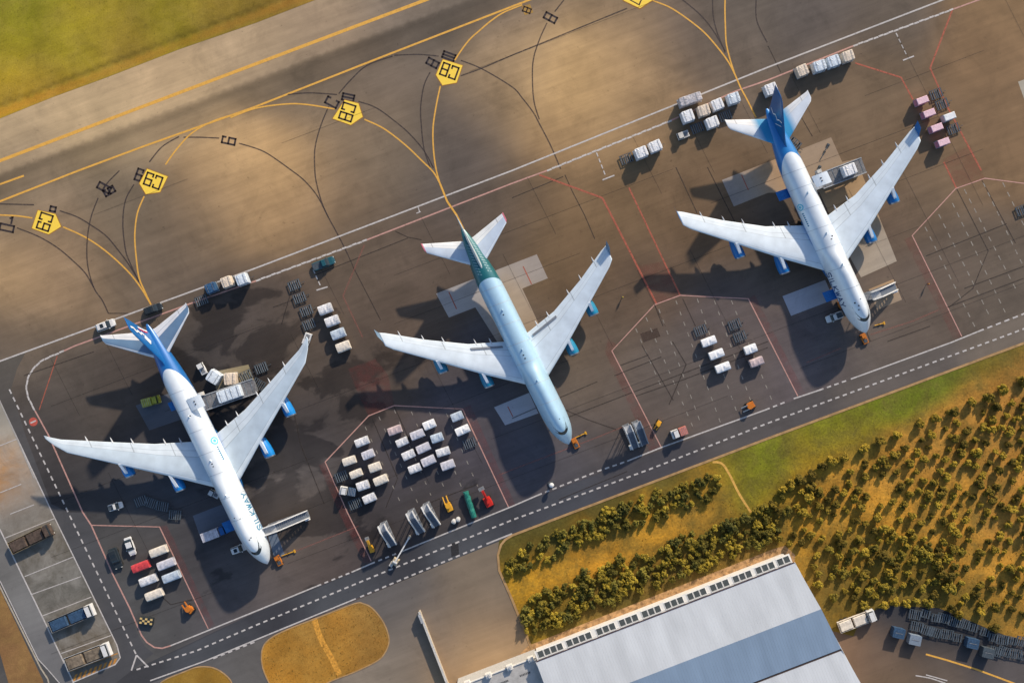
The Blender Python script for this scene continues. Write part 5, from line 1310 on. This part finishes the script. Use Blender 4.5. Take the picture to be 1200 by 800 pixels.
def lift(name, cat, m, L_, W_, label, px, py, an, boom=True, m2=None):
    o = proto(name, cat); b_ = MB(); b_.box((0, 0, .75), (L_ * .55, W_, .7), top=.9); b_.build('body', m, o, bevel=.08)
    t_ = MB(); t_.cyl((-.1 * L_, 0, 1.1), (-.1 * L_, 0, 1.7), W_ * .42, n=14); t_.build('turntable', m, o)
    if boom:
        bm_ = MB(); bm_.bar((-.15 * L_, 0, 1.9), (-.72 * L_, 0, 2.4), .45, .4); bm_.bar((-.72 * L_, .28, 2.45), (-.1 * L_, .28, 2.2), .3, .3); bm_.build('boom', m2 or m, o)
        k_ = MB(); k_.box((-.80 * L_, 0, 2.0), (.9, W_ * .7, .9)); k_.build('basket', M['steel2'], o)
    else:
        for sy in (-1, 1): k_ = MB(); k_.bar((-.2 * L_, sy * W_ * .3, 1.5), (-.65 * L_, sy * W_ * .3, .5), .25); k_.build('fork', m2 or m, o)
    wheels(o, [(sx * L_ * .22, sy * (W_ / 2)) for sx in (-1, 1) for sy in (-1, 1)], r=.42, w=.3)
    return place(o, px, py, an, label, z=1)
lift('boom_lift', 'lift', M['red'], 5.0, 2.1, 'bright red boom lift in the lower right corner of the lower bay', 572, 588, -64)
lift('boom_lift', 'lift', M['yellow'], 3.8, 1.3, 'yellow boom lift at the left end of the stairs row', 435, 643, -72)
lift('forklift', 'forklift', M['yellow'], 4.6, 1.7, 'yellow and pinkish forklift between the stairs and the green cover', 526, 594, -66, boom=False, m2=M['yellow'])
lift('forklift', 'forklift', M['orange'], 3.6, 1.8, 'orange forklift standing by the red strip in the lower left bay', 222, 714, -40, boom=False)
lift('forklift', 'forklift', M['orange'], 3.8, 1.8, 'orange forklift by the road at the foot of the middle bay', 880, 475, 30, boom=False, m2=M['offw'])
lift('forklift', 'forklift', M['yellow'], 2.8, 1.2, 'old yellow forklift beside the pinkish service truck', 772, 496, 60, boom=False)
lift('boom_lift', 'lift', M['orange'], 3.6, 1.5, 'orange lift beside the front door of the right aircraft', 986, 357, -64)
# chequered barrier block
o = proto('chequered_marker', 'marker block'); b_ = MB(); b_.box((0, 0, .5), (3.6, 1.9, 1.0), top=.9); b_.build('body', M['black'], o)
for i in range(5):
    for jx in range(3):
        if (i + jx) % 2 == 0: b_ = MB(); b_.box((-1.36 + i * .68, -.54 + jx * .54, 1.01), (.60, .50, .03)); b_.build('check', mat('check_cream', (.70, .50, .20), rough=.5) if 'check_cream' not in bpy.data.materials else bpy.data.materials['check_cream'], o)
place(o, 171, 727.5, RD - 28, 'black and cream chequered marker block in the lower left bay', z=1)
# green covered conveyor
o = proto('covered_conveyor', 'conveyor'); b_ = MB(); rings = []; rd = random.Random(9)
for i in range(13):
    x = -3.6 + 7.2 * i / 12; hw = .75 + rd.uniform(-.06, .08); zt = 1.8 + rd.uniform(-.12, .12) - .5 * (i / 12)
    rings.append([(x, -hw, .5), (x, -hw * .95, zt - .5), (x, -.25, zt), (x, .25, zt), (x, hw * .95, zt - .5), (x, hw, .5)])
b_.loft(rings); b_.build('cover', M['greent'], o); b_ = MB(); b_.box((0, 0, .5), (7.0, 1.2, .2)); b_.build('chassis', M['steel'], o); wheels(o, [(sx * 2.6, sy * .6) for sx in (-1, 1) for sy in (-1, 1)])
place(o, 550.5, 591, -72, 'long green tarpaulin covered belt conveyor in the lower bay', z=1)
# small tanks
for px, py, la in ((532, 610, 'left of two small white tanks by the road'), (537, 607.5, 'right of two small white tanks by the road')):
    o = proto('small_tank', 'tank'); b_ = MB(); b_.cyl((0, 0, .1), (0, 0, 1.2), .6, n=18); b_.build('body', M['white'], o, smooth=False); b_ = MB(); b_.cyl((0, 0, 1.2), (0, 0, 1.4), .5, .3, n=18); b_.build('lid', M['offw'], o)
    place(o, px, py, 0, la, 'small white tanks')
# blue bins in the yard
for px, py, la, m_ in ((1050,739,'blue lidded bin, left of the two in the yard',M['bluetarp']),(1069,747,'grey blue topped bin, right of the two in the yard',mat('grey_blue', (.20, .25, .32), rough=.5)),(1136,751,'dark blue bin among the stored dollies',M['bluetarp']),(1154,762,'dark green grey bin lowest in the yard',M['steel'])):
    o = proto('storage_bin', 'bin'); b_ = MB(); b_.box((0, 0, .95), (2.9, 2.4, 1.9), top=1.04); b_.build('body', m_, o)
    b_ = MB(); b_.box((0, 0, 1.95), (3.1, 2.6, .12)); b_.build('lid', m_, o, bevel=.03); b_ = MB(); b_.box((0, 0, 2.04), (2.0, .12, .06)); b_.build('handle', M['steel2'], o)
    place(o, px, py, -12, la, 'bins in the yard')

# ---- barrier arm and marker by the road
o = proto('road_barrier', 'barrier'); b_ = MB(); b_.box((0, 0, .65), (1.9, 1.7, 1.3), top=.85); b_.build('housing', mat('housing_tan', (.50, .42, .30), rough=.6), o)
b_ = MB(); b_.bar((.3, 0, 1.45), (7.2, 0, 1.35), .34, .26); b_.build('arm', M['white'], o); b_ = MB(); b_.cyl((-.1, -.6, 1.4), (-.1, .6, 1.4), .34, n=14); b_.build('pivot', M['galv'], o)
b_ = MB(); b_.box((7.3, 0, .7), (.9, .7, 1.4), top=.7); b_.build('arm_rest', M_sil2, o); b_ = MB(); b_.box((-1.2, .5, .25), (1.3, .9, .5)); b_.build('counterweight', M['offw'], o)
place(o, 463, 658, math.degrees(math.atan2(26, 15)), 'pale barrier arm on a tan housing at the road edge below the stairs', z=1)
o = proto('beacon_post', 'beacon'); b_ = MB(); b_.cyl((0, 0, 0), (0, 0, 1.6), .35, .3, n=14); b_.build('post', M['yellow'], o); b_ = MB(); b_.loft([[(r_ * math.cos(q_), r_ * math.sin(q_), z_) for q_ in np.linspace(0, 2 * math.pi, 16, False)] for z_, r_ in ((1.6, .62), (1.9, .66), (2.2, .5), (2.35, .15))]); b_.build('dome', M['white'], o)
b_ = MB(); b_.box((0, 0, .15), (1.6, 1.3, .3)); b_.build('footing', M['steel'], o)
place(o, 646, 567, 20, 'white domed beacon on a short post beside the road near the middle aircraft')

# ---- people
def person(px, py, ang, vest, label):
    me = bpy.data.meshes.new('person')
    J = {'pelvis': (0, 0, .95), 'chest': (0, 0, 1.32), 'neck': (.01, 0, 1.52), 'head': (.03, 0, 1.68), 'top': (.02, 0, 1.76),
         'shl': (0, .2, 1.44), 'ell': (.02, .27, 1.17), 'wrl': (.14, .25, .93), 'hl': (.17, .24, .85), 'shr': (0, -.2, 1.44), 'elr': (.0, -.27, 1.17), 'wrr': (-.05, -.27, .92), 'hr': (-.04, -.27, .83),
         'hpl': (0, .1, .9), 'knl': (.12, .1, .5), 'anl': (.10, .1, .09), 'tol': (.24, .1, .04), 'hpr': (0, -.1, .9), 'knr': (-.04, -.1, .5), 'anr': (-.16, -.1, .1), 'tor': (-.03, -.1, .04)}
    rad = {'pelvis': .15, 'chest': .17, 'neck': .06, 'head': .105, 'top': .08, 'shl': .07, 'ell': .05, 'wrl': .035, 'hl': .04, 'shr': .07, 'elr': .05, 'wrr': .035, 'hr': .04, 'hpl': .1, 'knl': .065, 'anl': .045, 'tol': .04, 'hpr': .1, 'knr': .065, 'anr': .045, 'tor': .04}
    ks = list(J); E_ = [('pelvis','chest'),('chest','neck'),('neck','head'),('head','top'),('chest','shl'),('shl','ell'),('ell','wrl'),('wrl','hl'),('chest','shr'),('shr','elr'),('elr','wrr'),('wrr','hr'),('pelvis','hpl'),('hpl','knl'),('knl','anl'),('anl','tol'),('pelvis','hpr'),('hpr','knr'),('knr','anr'),('anr','tor')]
    me.from_pydata([J[k] for k in ks], [(ks.index(a), ks.index(b_)) for a, b_ in E_], [])
    o = bpy.data.objects.new('person', me); COL.objects.link(o)
    me.materials.append(mat('clothes', (.05, .06, .10), rough=.8) if 'clothes' not in bpy.data.materials else bpy.data.materials['clothes'])
    sk = o.modifiers.new('skin', 'SKIN'); sk.use_smooth_shade = True
    for i, k in enumerate(ks): me.skin_vertices[0].data[i].radius = (rad[k], rad[k])
    me.skin_vertices[0].data[0].use_root = True
    sb = o.modifiers.new('sub', 'SUBSURF'); sb.levels = 1; sb.render_levels = 1
    v_ = MB(); v_.loft([[(.19 * k * math.cos(a), .24 * k * math.sin(a), z_) for a in np.linspace(0, 2 * math.pi, 14, False)] for z_, k in ((.95, .95), (1.2, 1), (1.42, 1.0), (1.5, .6))]); v_.build('vest', vest, o, smooth=True)
    h_ = MB(); h_.loft([[(.02 + .12 * k * math.cos(a), .115 * k * math.sin(a), z_) for a in np.linspace(0, 2 * math.pi, 12, False)] for z_, k in ((1.69, 1), (1.76, .95), (1.82, .6), (1.84, .1))]); h_.build('helmet', M['yellow'], o, smooth=True)
    o.location = at(px, py); o.rotation_euler = (0, 0, R(ang)); tag(o, label, 'person')
person(729, 348.5, 40, M['lime'], 'person in lime vest standing alone between the middle and right aircraft')
person(1085.5, 333, 200, M['orange'], 'person in orange vest standing on the red strip of the right bay')

# ---- blast fence beside the forecourt
o = proto('boundary_wall', 'wall'); b_ = MB(); a = Vector(G(492, 714)); c_ = Vector(G(530, 812)); L_ = (c_ - a).length
b_.box((0, 0, .9), (L_, .35, 1.8)); b_.build('wall_panel', mat('wall_cream', (.52, .44, .34), rough=.8), o); b_ = MB(); b_.box((0, 0, 1.84), (L_, .55, .1)); b_.build('coping', M['offw'], o)
mid = (a + c_) / 2; o.location = (mid.x, mid.y, 0); o.rotation_euler = (0, 0, math.atan2((c_ - a).y, (c_ - a).x)); tag(o, 'long thin cream wall running down the forecourt to the hangar'); 
o = proto('wall_end_block', 'wall'); b_ = MB(); b_.box((0, 0, 1.0), (2.6, .8, 2.0), top=.9); b_.build('body', M['offw'], o); b_ = MB(); b_.box((0, 0, 2.05), (2.4, .7, .08)); b_.build('coping', M['galv'], o)
place(o, 494, 722, -68, 'pale block at the upper end of the long thin wall')

for o in PROTOS:
    if 'used' in o: del o['used']
# ================================================================ hangar
hu = Vector((math.cos(R(RD)), math.sin(R(RD)), 0)); hv = Vector((math.sin(R(RD)), -math.cos(R(RD)), 0))   # along the front, and away from the apron
ZW = 8.4
p0 = Vector((*G(630, 774.5, ZW), 0)); p1 = Vector((*G(929.5, 659.5, ZW), 0))
hu = (p1 - p0).normalized(); hv = Vector((hu.y, -hu.x, 0)); HL = (p1 - p0).length; hang = math.atan2(hu.y, hu.x)
hroot = empty('hangar', (p0.x, p0.y, 0), hang, 'large hangar with pale ribbed metal roofs and a row of square windows', 'hangar')
# local axes: x along the front, y towards the apron
M_roof = bpy.data.materials.new('ribbed_roof'); M_roof.use_nodes = True
def roofmat(name, col):
    m = bpy.data.materials.new(name); m.use_nodes = True; n = m.node_tree.nodes; l = m.node_tree.links; b = n['Principled BSDF']
    b.inputs['Roughness'].default_value = .45; b.inputs['Specular IOR Level'].default_value = .5
    tc = n.new('ShaderNodeTexCoord'); wv = n.new('ShaderNodeTexWave'); wv.inputs['Scale'].default_value = .42; wv.bands_direction = 'X'; wv.wave_profile = 'SAW'; l.new(tc.outputs['Object'], wv.inputs['Vector'])
    nz = n.new('ShaderNodeTexNoise'); nz.inputs['Scale'].default_value = .12; nz.inputs['Detail'].default_value = 7; mp = n.new('ShaderNodeMapping'); mp.inputs['Scale'].default_value = (2.2, .5, 1); l.new(tc.outputs['Object'], mp.inputs[0]); l.new(mp.outputs[0], nz.inputs['Vector'])
    mr = n.new('ShaderNodeMapRange'); mr.inputs['From Min'].default_value = .3; mr.inputs['From Max'].default_value = .7; mr.inputs['To Min'].default_value = .86; mr.inputs['To Max'].default_value = 1.06; l.new(nz.outputs['Fac'], mr.inputs['Value'])
    m2 = n.new('ShaderNodeMapRange'); m2.inputs['From Min'].default_value = 0; m2.inputs['From Max'].default_value = .12; m2.inputs['To Min'].default_value = .80; m2.inputs['To Max'].default_value = 1; l.new(wv.outputs['Fac'], m2.inputs['Value'])
    mu = n.new('ShaderNodeMath'); mu.operation = 'MULTIPLY'; l.new(mr.outputs[0], mu.inputs[0]); l.new(m2.outputs[0], mu.inputs[1])
    vm = n.new('ShaderNodeVectorMath'); vm.operation = 'SCALE'; vm.inputs[0].default_value = col; l.new(mu.outputs[0], vm.inputs['Scale']); l.new(vm.outputs[0], b.inputs['Base Color'])
    bp = n.new('ShaderNodeBump'); bp.inputs['Distance'].default_value = .05; l.new(wv.outputs['Fac'], bp.inputs['Height']); l.new(bp.outputs[0], b.inputs['Normal'])
    return m
M_roof = roofmat('pale_ribbed_roof', (.60, .63, .67)); M_roof_shaded = roofmat('shaded_ribbed_roof', (.34, .44, .56)); M_roofd = roofmat('strong_blue_roof', (.06, .22, .42))  # second slope's away-from-sun shade is put into its darker blue
wm = mat('hangar_wall', (.50, .48, .46), rough=.7); fm = mat('window_frame_white', (.74, .72, .68), rough=.5, var=.04)
gmat = mat('window_pane_dark', (.08, .09, .09), rough=.2, var=.1)
d1, d2, d3, d4 = 12.6, 24.6, 37.5, 52.0     # ridge, valley, ridge, back
rise = 2.1
wl_ = MB(); wl_.box((HL / 2, -d4 / 2, ZW / 2 - .2), (HL, d4, ZW - .4)); wl_.build('wall', wm, hroot)
def slope(nm, y0, z0, y1, z1, m):
    b_ = MB(); t = .25; b_.add([(-.4, y0, z0), (HL + .4, y0, z0), (HL + .4, y1, z1), (-.4, y1, z1), (-.4, y0, z0 - t), (HL + .4, y0, z0 - t), (HL + .4, y1, z1 - t), (-.4, y1, z1 - t)],
        [(0,1,2,3),(7,6,5,4),(0,4,5,1),(1,5,6,2),(2,6,7,3),(3,7,4,0)]); return b_.build(nm, m, hroot)
r1_ = slope('roof', -.05, ZW, -d1, ZW + rise, M_roof); slope('roof', -d1 - .01, ZW + rise, -d2, ZW + .1, M_roof_shaded)
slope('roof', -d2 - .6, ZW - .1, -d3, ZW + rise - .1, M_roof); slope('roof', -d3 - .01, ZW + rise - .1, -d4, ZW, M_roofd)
g_ = MB(); g_.box((HL / 2, -d2 - .30, ZW - .25), (HL + .6, .55, .3)); g_.build('gutter', mat('gutter_dark', (.09, .06, .05), rough=.8), hroot)
g_ = MB(); g_.box((HL / 2, .06, ZW - .05), (HL + .6, .18, .3)); g_.build('gutter', mat('gutter_brown', (.08, .05, .05), rough=.7), hroot)
for xs in (0, HL): g_ = MB(); g_.box((xs + (-.46 if xs == 0 else .46), -d4 / 2, ZW - .25), (.1, d4, .7)); g_.build('barge_board', fm, hroot)
gb = MB()
for xs in (-.0, HL):
    for (ya, yb, yc) in ((0, -d1, -d2), (-d2 - .6, -d3, -d4)):
        xx = xs + (.02 if xs else -.02); gb.add([(xx, ya, ZW - .5), (xx, yb, ZW + rise - .2), (xx, yc, ZW - .5)], [(0, 1, 2)])
gb.build('gable', wm, hroot)
# the glazed front: a projecting frame of piers, rails and square windows
groups = [(.7, 4), (8.5, 4), (16.7, 3), (22.9, 3), (29.1, 3), (35.3, 3), (41.5, 3), (47.7, 3), (53.9, 3), (60.1, 3), (66.0, 2)]
k_ = HL / 69.6
fr = MB(); fr.box((HL / 2, .55, ZW - .30), (HL, .12, .35)); fr.box((HL / 2, .6, 5.9), (HL + .4, .3, .40)); fr.box((HL / 2, .52, 2.6), (HL, .12, 5.8)); fr.build('window_surround', fm, hroot)
sl = MB(); sl.add([(0, .2, ZW - .12), (HL, .2, ZW - .12), (HL, 2.5, ZW - .5), (0, 2.5, ZW - .5), (0, .2, ZW - .26), (HL, .2, ZW - .26), (HL, 2.5, ZW - .64), (0, 2.5, ZW - .64)], [(0,1,2,3),(7,6,5,4),(0,4,5,1),(1,5,6,2),(2,6,7,3),(3,7,4,0)])
sl.build('canopy', fm, hroot)
nb = 0
for gx, cnt in groups:
    for i in range(cnt):
        x0 = (gx + i * 1.72) * k_; w_ = 1.42
        if x0 + w_ > HL: continue
        z_ = lambda yy: ZW - .12 - (yy - .2) / 2.3 * .38
        wf = MB(); y0, y1 = .45, 2.15; e = .12
        for a0, a1, b0, b1 in ((x0 - e, x0, y0 - e, y1 + e), (x0 + w_, x0 + w_ + e, y0 - e, y1 + e), (x0, x0 + w_, y0 - e, y0), (x0, x0 + w_, y1, y1 + e)):
            wf.add([(a0, b0, z_(b0) + .0), (a1, b0, z_(b0)), (a1, b1, z_(b1)), (a0, b1, z_(b1)), (a0, b0, z_(b0) + .10), (a1, b0, z_(b0) + .10), (a1, b1, z_(b1) + .10), (a0, b1, z_(b1) + .10)], [(3,2,1,0),(4,5,6,7),(0,1,5,4),(1,2,6,5),(2,3,7,6),(3,0,4,7)])
        wo = wf.build('window', fm, hroot)
        pn = MB(); pn.add([(x0, y0, z_(y0) + .04), (x0 + w_, y0, z_(y0) + .04), (x0 + w_, y1, z_(y1) + .04), (x0, y1, z_(y1) + .04)], [(0, 1, 2, 3)]); pn.build('pane', gmat, wo)
for ob in [c_ for c_ in COL.objects if c_.parent == hroot]:
    for v_ in ob.data.vertices:
        if v_.co.x > HL - 1.2 and v_.co.y < 0: v_.co.x += -.13 * v_.co.y
# ground strip at the foot of the front
# annex at the left end
q0 = Vector((*G(625, 769, 6), 0))
an = empty('hangar_annex', (p0.x, p0.y, 0), hang, 'low pale annex with rooftop boxes and a blue roof left of the hangar', 'building')
b_ = MB(); b_.box((-11.2, -3.2, 2.9), (21.6, 7.4, 5.8)); b_.box((-11.2, -14, 2.4), (21.6, 14, 4.8)); b_.build('wall', mat('annex_wall', (.50, .49, .47), rough=.7), an)
b_ = MB(); b_.box((-11.2, -3.2, 5.86), (21.4, 7.2, .12)); b_.build('roof', mat('annex_roof', (.47, .46, .45), rough=.8, var=.12, scale=.5), an)
b_ = MB(); b_.box((-11.2, -14.2, 4.86), (21.4, 13.6, .12)); b_.build('blue_roof', M_roofd, an)
b_ = MB(); b_.box((-11.2, .42, 5.95), (21.8, .25, .5)); b_.build('parapet', fm, an)
for x in (-1.6, -7.4, -13.2, -19):
    b_ = MB(); b_.box((x, .5, 6.3), (1.5, 1.3, 1.3), top=.92); v = b_.build('vent_box', fm, an); b_ = MB(); b_.cyl((x, .5, 6.95), (x, .5, 7.15), .35, n=12); b_.build('cap', M['galv'], v)
for x in (-4.4, -10.4):
    dk = MB(); rd = random.Random(int(-x))
    for k in range(7): dk.box((x + k * .42 - 1.3, -2.7, 5.935), (.26 + rd.random() * .1, .5, .02))
    dk.build('roof_lettering', mat('grey_letter', (.12, .12, .12), rough=.8) if 'grey_letter' not in bpy.data.materials else bpy.data.materials['grey_letter'], an)
tn = Strips(.030); tn.poly([(600,775),(619,756),(906,643),(920,639),(932,650),(930,665),(632,778)]); tn.build('gravel_strip', mat('gravel_tan', alb(176, 138, 100), rough=1, var=.3, scale=.8, bump=.03))

# ================================================================ vegetation
def foliage_mat(name, c0, c1):
    m = bpy.data.materials.new(name); m.use_nodes = True; n = m.node_tree.nodes; l = m.node_tree.links; b = n['Principled BSDF']
    b.inputs['Roughness'].default_value = .8; b.inputs['Specular IOR Level'].default_value = .15
    tc = n.new('ShaderNodeTexCoord'); nz = n.new('ShaderNodeTexNoise'); nz.inputs['Scale'].default_value = 1.1; nz.inputs['Detail'].default_value = 5; l.new(tc.outputs['Object'], nz.inputs['Vector'])
    oi = n.new('ShaderNodeObjectInfo'); ad = n.new('ShaderNodeMath'); ad.operation = 'MULTIPLY_ADD'; l.new(oi.outputs['Random'], ad.inputs[0]); ad.inputs[1].default_value = .5; ad.inputs[2].default_value = -.25
    a2 = n.new('ShaderNodeMath'); a2.operation = 'ADD'; l.new(ad.outputs[0], a2.inputs[0]); l.new(nz.outputs['Fac'], a2.inputs[1])
    cr = n.new('ShaderNodeValToRGB'); cr.color_ramp.elements[0].position = .3; cr.color_ramp.elements[0].color = (*c0, 1); cr.color_ramp.elements[1].position = .7; cr.color_ramp.elements[1].color = (*c1, 1)
    l.new(a2.outputs[0], cr.inputs[0]); l.new(cr.outputs[0], b.inputs['Base Color']); return m
F1 = foliage_mat('young_tree_leaves', (.110, .080, .014), (.40, .275, .032)); F2 = foliage_mat('shrub_leaves', (.100, .085, .016), (.40, .29, .035)); F3 = foliage_mat('dark_shrub_leaves', (.085, .082, .020), (.24, .20, .035))
M_bark = mat('bark', (.12, .08, .05), rough=.9)
def make_tree(name, cat, rad, hgt, nl, m, seed, conical=.5):
    rd = random.Random(seed); o = empty(name, (0, 0, 0), 0, 'x', cat)
    tr = MB(); tr.cyl((0, 0, -.05), (rd.uniform(-.1, .1), rd.uniform(-.1, .1), hgt * .7), .12, .03, n=6)
    for k in range(6):
        a = rd.uniform(0, 6.28); z_ = hgt * rd.uniform(.15, .5); tr.cyl((0, 0, z_), (rad * .7 * math.cos(a), rad * .7 * math.sin(a), z_ + hgt * .2), .05, .015, n=5)
    tr.build('trunk', M_bark, o)
    cl = []                                             # clump centres spread through the volume
    for k in range(13):
        a = rd.uniform(0, 6.28); z_ = rd.uniform(.18, .92); rr_ = rad * (1 - conical * z_) * math.sqrt(rd.uniform(.05, 1)) * .85
        cl.append((rr_ * math.cos(a), rr_ * math.sin(a), z_ * hgt, rad * rd.uniform(.26, .5) * (1 - .4 * z_)))
    cl.append((0, 0, hgt * .85, rad * .3)); cl.append((0, 0, hgt * .45, rad * .45))
    lf = MB()
    for k in range(nl):
        cx_, cy_, cz_, cr_ = rd.choice(cl); v = Vector((rd.gauss(0, 1), rd.gauss(0, 1), rd.gauss(0, 1))).normalized() * cr_ * rd.uniform(.65, 1.12)
        c_ = Vector((cx_, cy_, max(.12, cz_ + v.z))) + Vector((v.x, v.y, 0)); nrm = (v.normalized() + Vector((rd.uniform(-.6, .6), rd.uniform(-.6, .6), rd.uniform(.0, 1.2)))).normalized()
        u = nrm.orthogonal().normalized(); w_ = nrm.cross(u); a = rd.uniform(0, 6.28); u, w_ = u * math.cos(a) + w_ * math.sin(a), w_ * math.cos(a) - u * math.sin(a); s_ = rd.uniform(.14, .27)
        lf.add([c_ - u * s_, c_ + w_ * s_ * .6 + nrm * .03, c_ + u * s_, c_ - w_ * s_ * .6], [(0, 1, 2, 3)])
    lf.build('crown', m, o, fix=False); return o
kinds = [make_tree('young_tree', 'tree', 1.5, 1.9, 900, F1, 21 + i, .35) for i in range(4)]
shr = [make_tree('shrub', 'shrub', 1.45, 1.7, 750, F2, 41 + i, .3) for i in range(4)]
dsh = [make_tree('shrub', 'shrub', 1.5, 1.8, 750, F3, 61 + i, .3) for i in range(2)]
USED = set()
def inst(pr, px, py, sc, label, group):
    if pr.name in USED: o = copy_tree(pr)
    else: o = pr; USED.add(pr.name)
    a, b_ = G(px, py); o.location = (a, b_, .02); o.rotation_euler = (0, 0, random.uniform(0, 6.28)); o.scale = (sc * random.uniform(.9, 1.1), sc * random.uniform(.9, 1.1), sc * random.uniform(.85, 1.2))
    o['label'] = label; o['group'] = group
def inside(px, py, poly):
    c = False; j_ = len(poly) - 1
    for i in range(len(poly)):
        if (poly[i][1] > py) != (poly[j_][1] > py) and px < (poly[j_][0] - poly[i][0]) * (py - poly[i][1]) / (poly[j_][1] - poly[i][1]) + poly[i][0]: c = not c
        j_ = i
    return c
rnd = random.Random(5); pts = []
def free(px, py, dmin):
    return all((px - a) ** 2 + (py - b_) ** 2 > dmin * dmin for a, b_ in pts)
# first row of young trees seen against the green strip
for px, py in [(986,536),(975,540),(962,545),(950,555),(937,560),(925,567),(915,572),(1010,524),(1030,516),(1050,508),(1077,497),(1095,491),(1116,481),(1137,472),(1155,465),(1172,456),(1195,447)]:
    inst(rnd.choice(kinds), px, py, rnd.uniform(.95, 1.2), 'young tree in the first row along the green strip', 'young trees in the first row along the green strip'); pts.append((px, py))
FA = [(905,580),(990,545),(1200,458),(1215,458),(1215,752),(1160,737),(1125,722),(1100,712),(1037,709),(985,712),(960,690),(935,640),(925,648),(900,640)]
e1 = np.array([15.6, -6.6]); e2 = np.array([-5.9, 14.0]); cnt = 0
for i in range(-12, 26):
    for j_ in range(-2, 22):
        q = np.array([930, 590]) + e1 * i + e2 * j_ + (rnd.uniform(-3.2, 3.2), rnd.uniform(-3.2, 3.2))
        if not inside(q[0], q[1], FA) or not free(q[0], q[1], 9.5): continue
        low = q[1] > 640 and q[0] < 1140
        if rnd.random() < (.04 if low else .16): continue
        if math.hypot(q[0] - 1180, q[1] - 690) < 60 and rnd.random() < .1: continue
        pts.append((q[0], q[1])); cnt += 1
        if q[0] < 1000: la = 'young tree scattered on the golden grass towards the hangar end'
        elif low: la = 'young tree in the dense low part of the plantation by the yard'
        elif q[0] > 1130: la = 'young tree on golden grass at the right side of the plantation'
        else: la = 'young tree in the middle of the golden grass plantation'
        inst(rnd.choice(kinds if not low or rnd.random() < .4 else shr), q[0], q[1], rnd.choice((rnd.uniform(.55, .8), rnd.uniform(.75, 1.0), rnd.uniform(.8, 1.2))) * (1.15 if low else 1), la, 'young trees planted on the golden grass')
# extra undergrowth in the dense part
for k in range(26):
    px, py = rnd.uniform(985, 1150), rnd.uniform(640, 720)
    if inside(px, py, FA) and free(px, py, 8): pts.append((px, py)); inst(rnd.choice(shr), px, py, rnd.uniform(.5, .85), 'low shrub between the trees by the yard', 'low shrubs between the trees by the yard')
# shrubs along the road at the left of the field
FB = [(592,652),(612,640),(690,606),(760,578),(828,556),(842,560),(842,578),(785,601),(725,622),(665,644),(618,668),(600,680)]
n = 0
for k in range(900):
    px, py = rnd.uniform(588, 845), rnd.uniform(553, 670)
    if inside(px, py, FB) and free(px, py, 6.4): pts.append((px, py)); inst(rnd.choice(shr[:2] + dsh), px, py, rnd.uniform(.65, 1.0), 'low dark shrub in the strip of shrubs along the road', 'shrubs in the strip along the road'); n += 1
FC = [(612,706),(640,690),(680,672),(715,655),(745,650),(780,632),(840,616),(872,600),(895,590),(915,575),(928,590),(915,610),(908,632),(880,643),(800,673),(700,711),(640,735),(617,744),(614,730)]
for k in range(2600):
    px, py = rnd.uniform(608, 930), rnd.uniform(572, 760)
    if inside(px, py, FC) and free(px, py, 7.4):
        pts.append((px, py)); big = rnd.random() < .3
        inst(rnd.choice(shr + dsh[:1]), px, py, rnd.uniform(.7, 1.0) * (1.3 if big else 1), 'shrub in the thicket between the golden grass and the hangar', 'shrubs in the thicket by the hangar')
print('plants', len(pts))
# rough grass standing in the field (uncountable)
def tufts(name, poly, n_, h0, h1, m, seed, z=.02, avoid=None):
    rd = random.Random(seed); xs = [a for a, _ in poly]; ys = [b_ for _, b_ in poly]; vs = []; fs = []
    k = 0
    while k < n_:
        px, py = rd.uniform(min(xs), max(xs)), rd.uniform(min(ys), max(ys))
        if not inside(px, py, poly): continue
        k += 1; a, b_ = G(px, py); h_ = rd.uniform(h0, h1); r_ = h_ * rd.uniform(.5, .9)
        for t_ in range(3):
            an_ = rd.uniform(0, 6.28); dx, dy = math.cos(an_) * r_, math.sin(an_) * r_; lx, ly = rd.uniform(-.3, .3) * h_, rd.uniform(-.3, .3) * h_
            o_ = len(vs); vs += [(a - dx, b_ - dy, z), (a + dx, b_ + dy, z), (a + lx + dx * .3, b_ + ly + dy * .3, z + h_)]; fs.append((o_, o_ + 1, o_ + 2))
    me = bpy.data.meshes.new(name); me.from_pydata(vs, [], fs); me.materials.append(m); o = bpy.data.objects.new(name, me); COL.objects.link(o); return o
def tuftmat(name, a, b_):
    m = mat(name, b_, rough=1, var=0, scale=.25); cr = [n for n in m.node_tree.nodes if n.type == 'VALTORGB'][0]; cr.color_ramp.elements[0].color = (*a, 1); return m
t = tufts('dry_grass', [(608,690),(600,672),(700,630),(835,585),(905,580),(990,545),(1200,456),(1210,456),(1210,752),(1160,735),(1100,710),(985,710),(930,640),(905,650),(640,750)], 5000, .05, .2, tuftmat('dry_grass_blades', (.26, .16, .03), (.62, .36, .07)), 1)
tag(t, 'golden dry grass standing in tufts between the young trees', 'grass', kind='stuff')
t = tufts('short_grass', [(845,545),(900,525),(1200,412),(1200,445),(1060,502),(905,572),(880,590)], 2500, .04, .10, tuftmat('green_grass_blades', (.09, .11, .02), (.20, .19, .04)), 2)
tag(t, 'short green grass on the strip between the road and the young trees', 'grass', kind='stuff')
t = tufts('verge_grass', [(0,0),(365,0),(300,24),(210,56),(125,88),(0,134)], 2500, .04, .12, tuftmat('verge_grass_blades', (.16, .15, .02), (.36, .28, .05)), 3)
tag(t, 'yellow green mown grass beyond the taxiway at the top left', 'grass', kind='stuff')
t = tufts('island_grass', [(p_[0] * .97 + 381 * .03, p_[1] * .97 + 752 * .03) for p_ in isl], 1500, .06, .2, tuftmat('island_grass_blades', (.22, .14, .03), (.45, .27, .06)), 4)
tag(t, 'dry brownish grass on the oval traffic island', 'grass', kind='stuff')
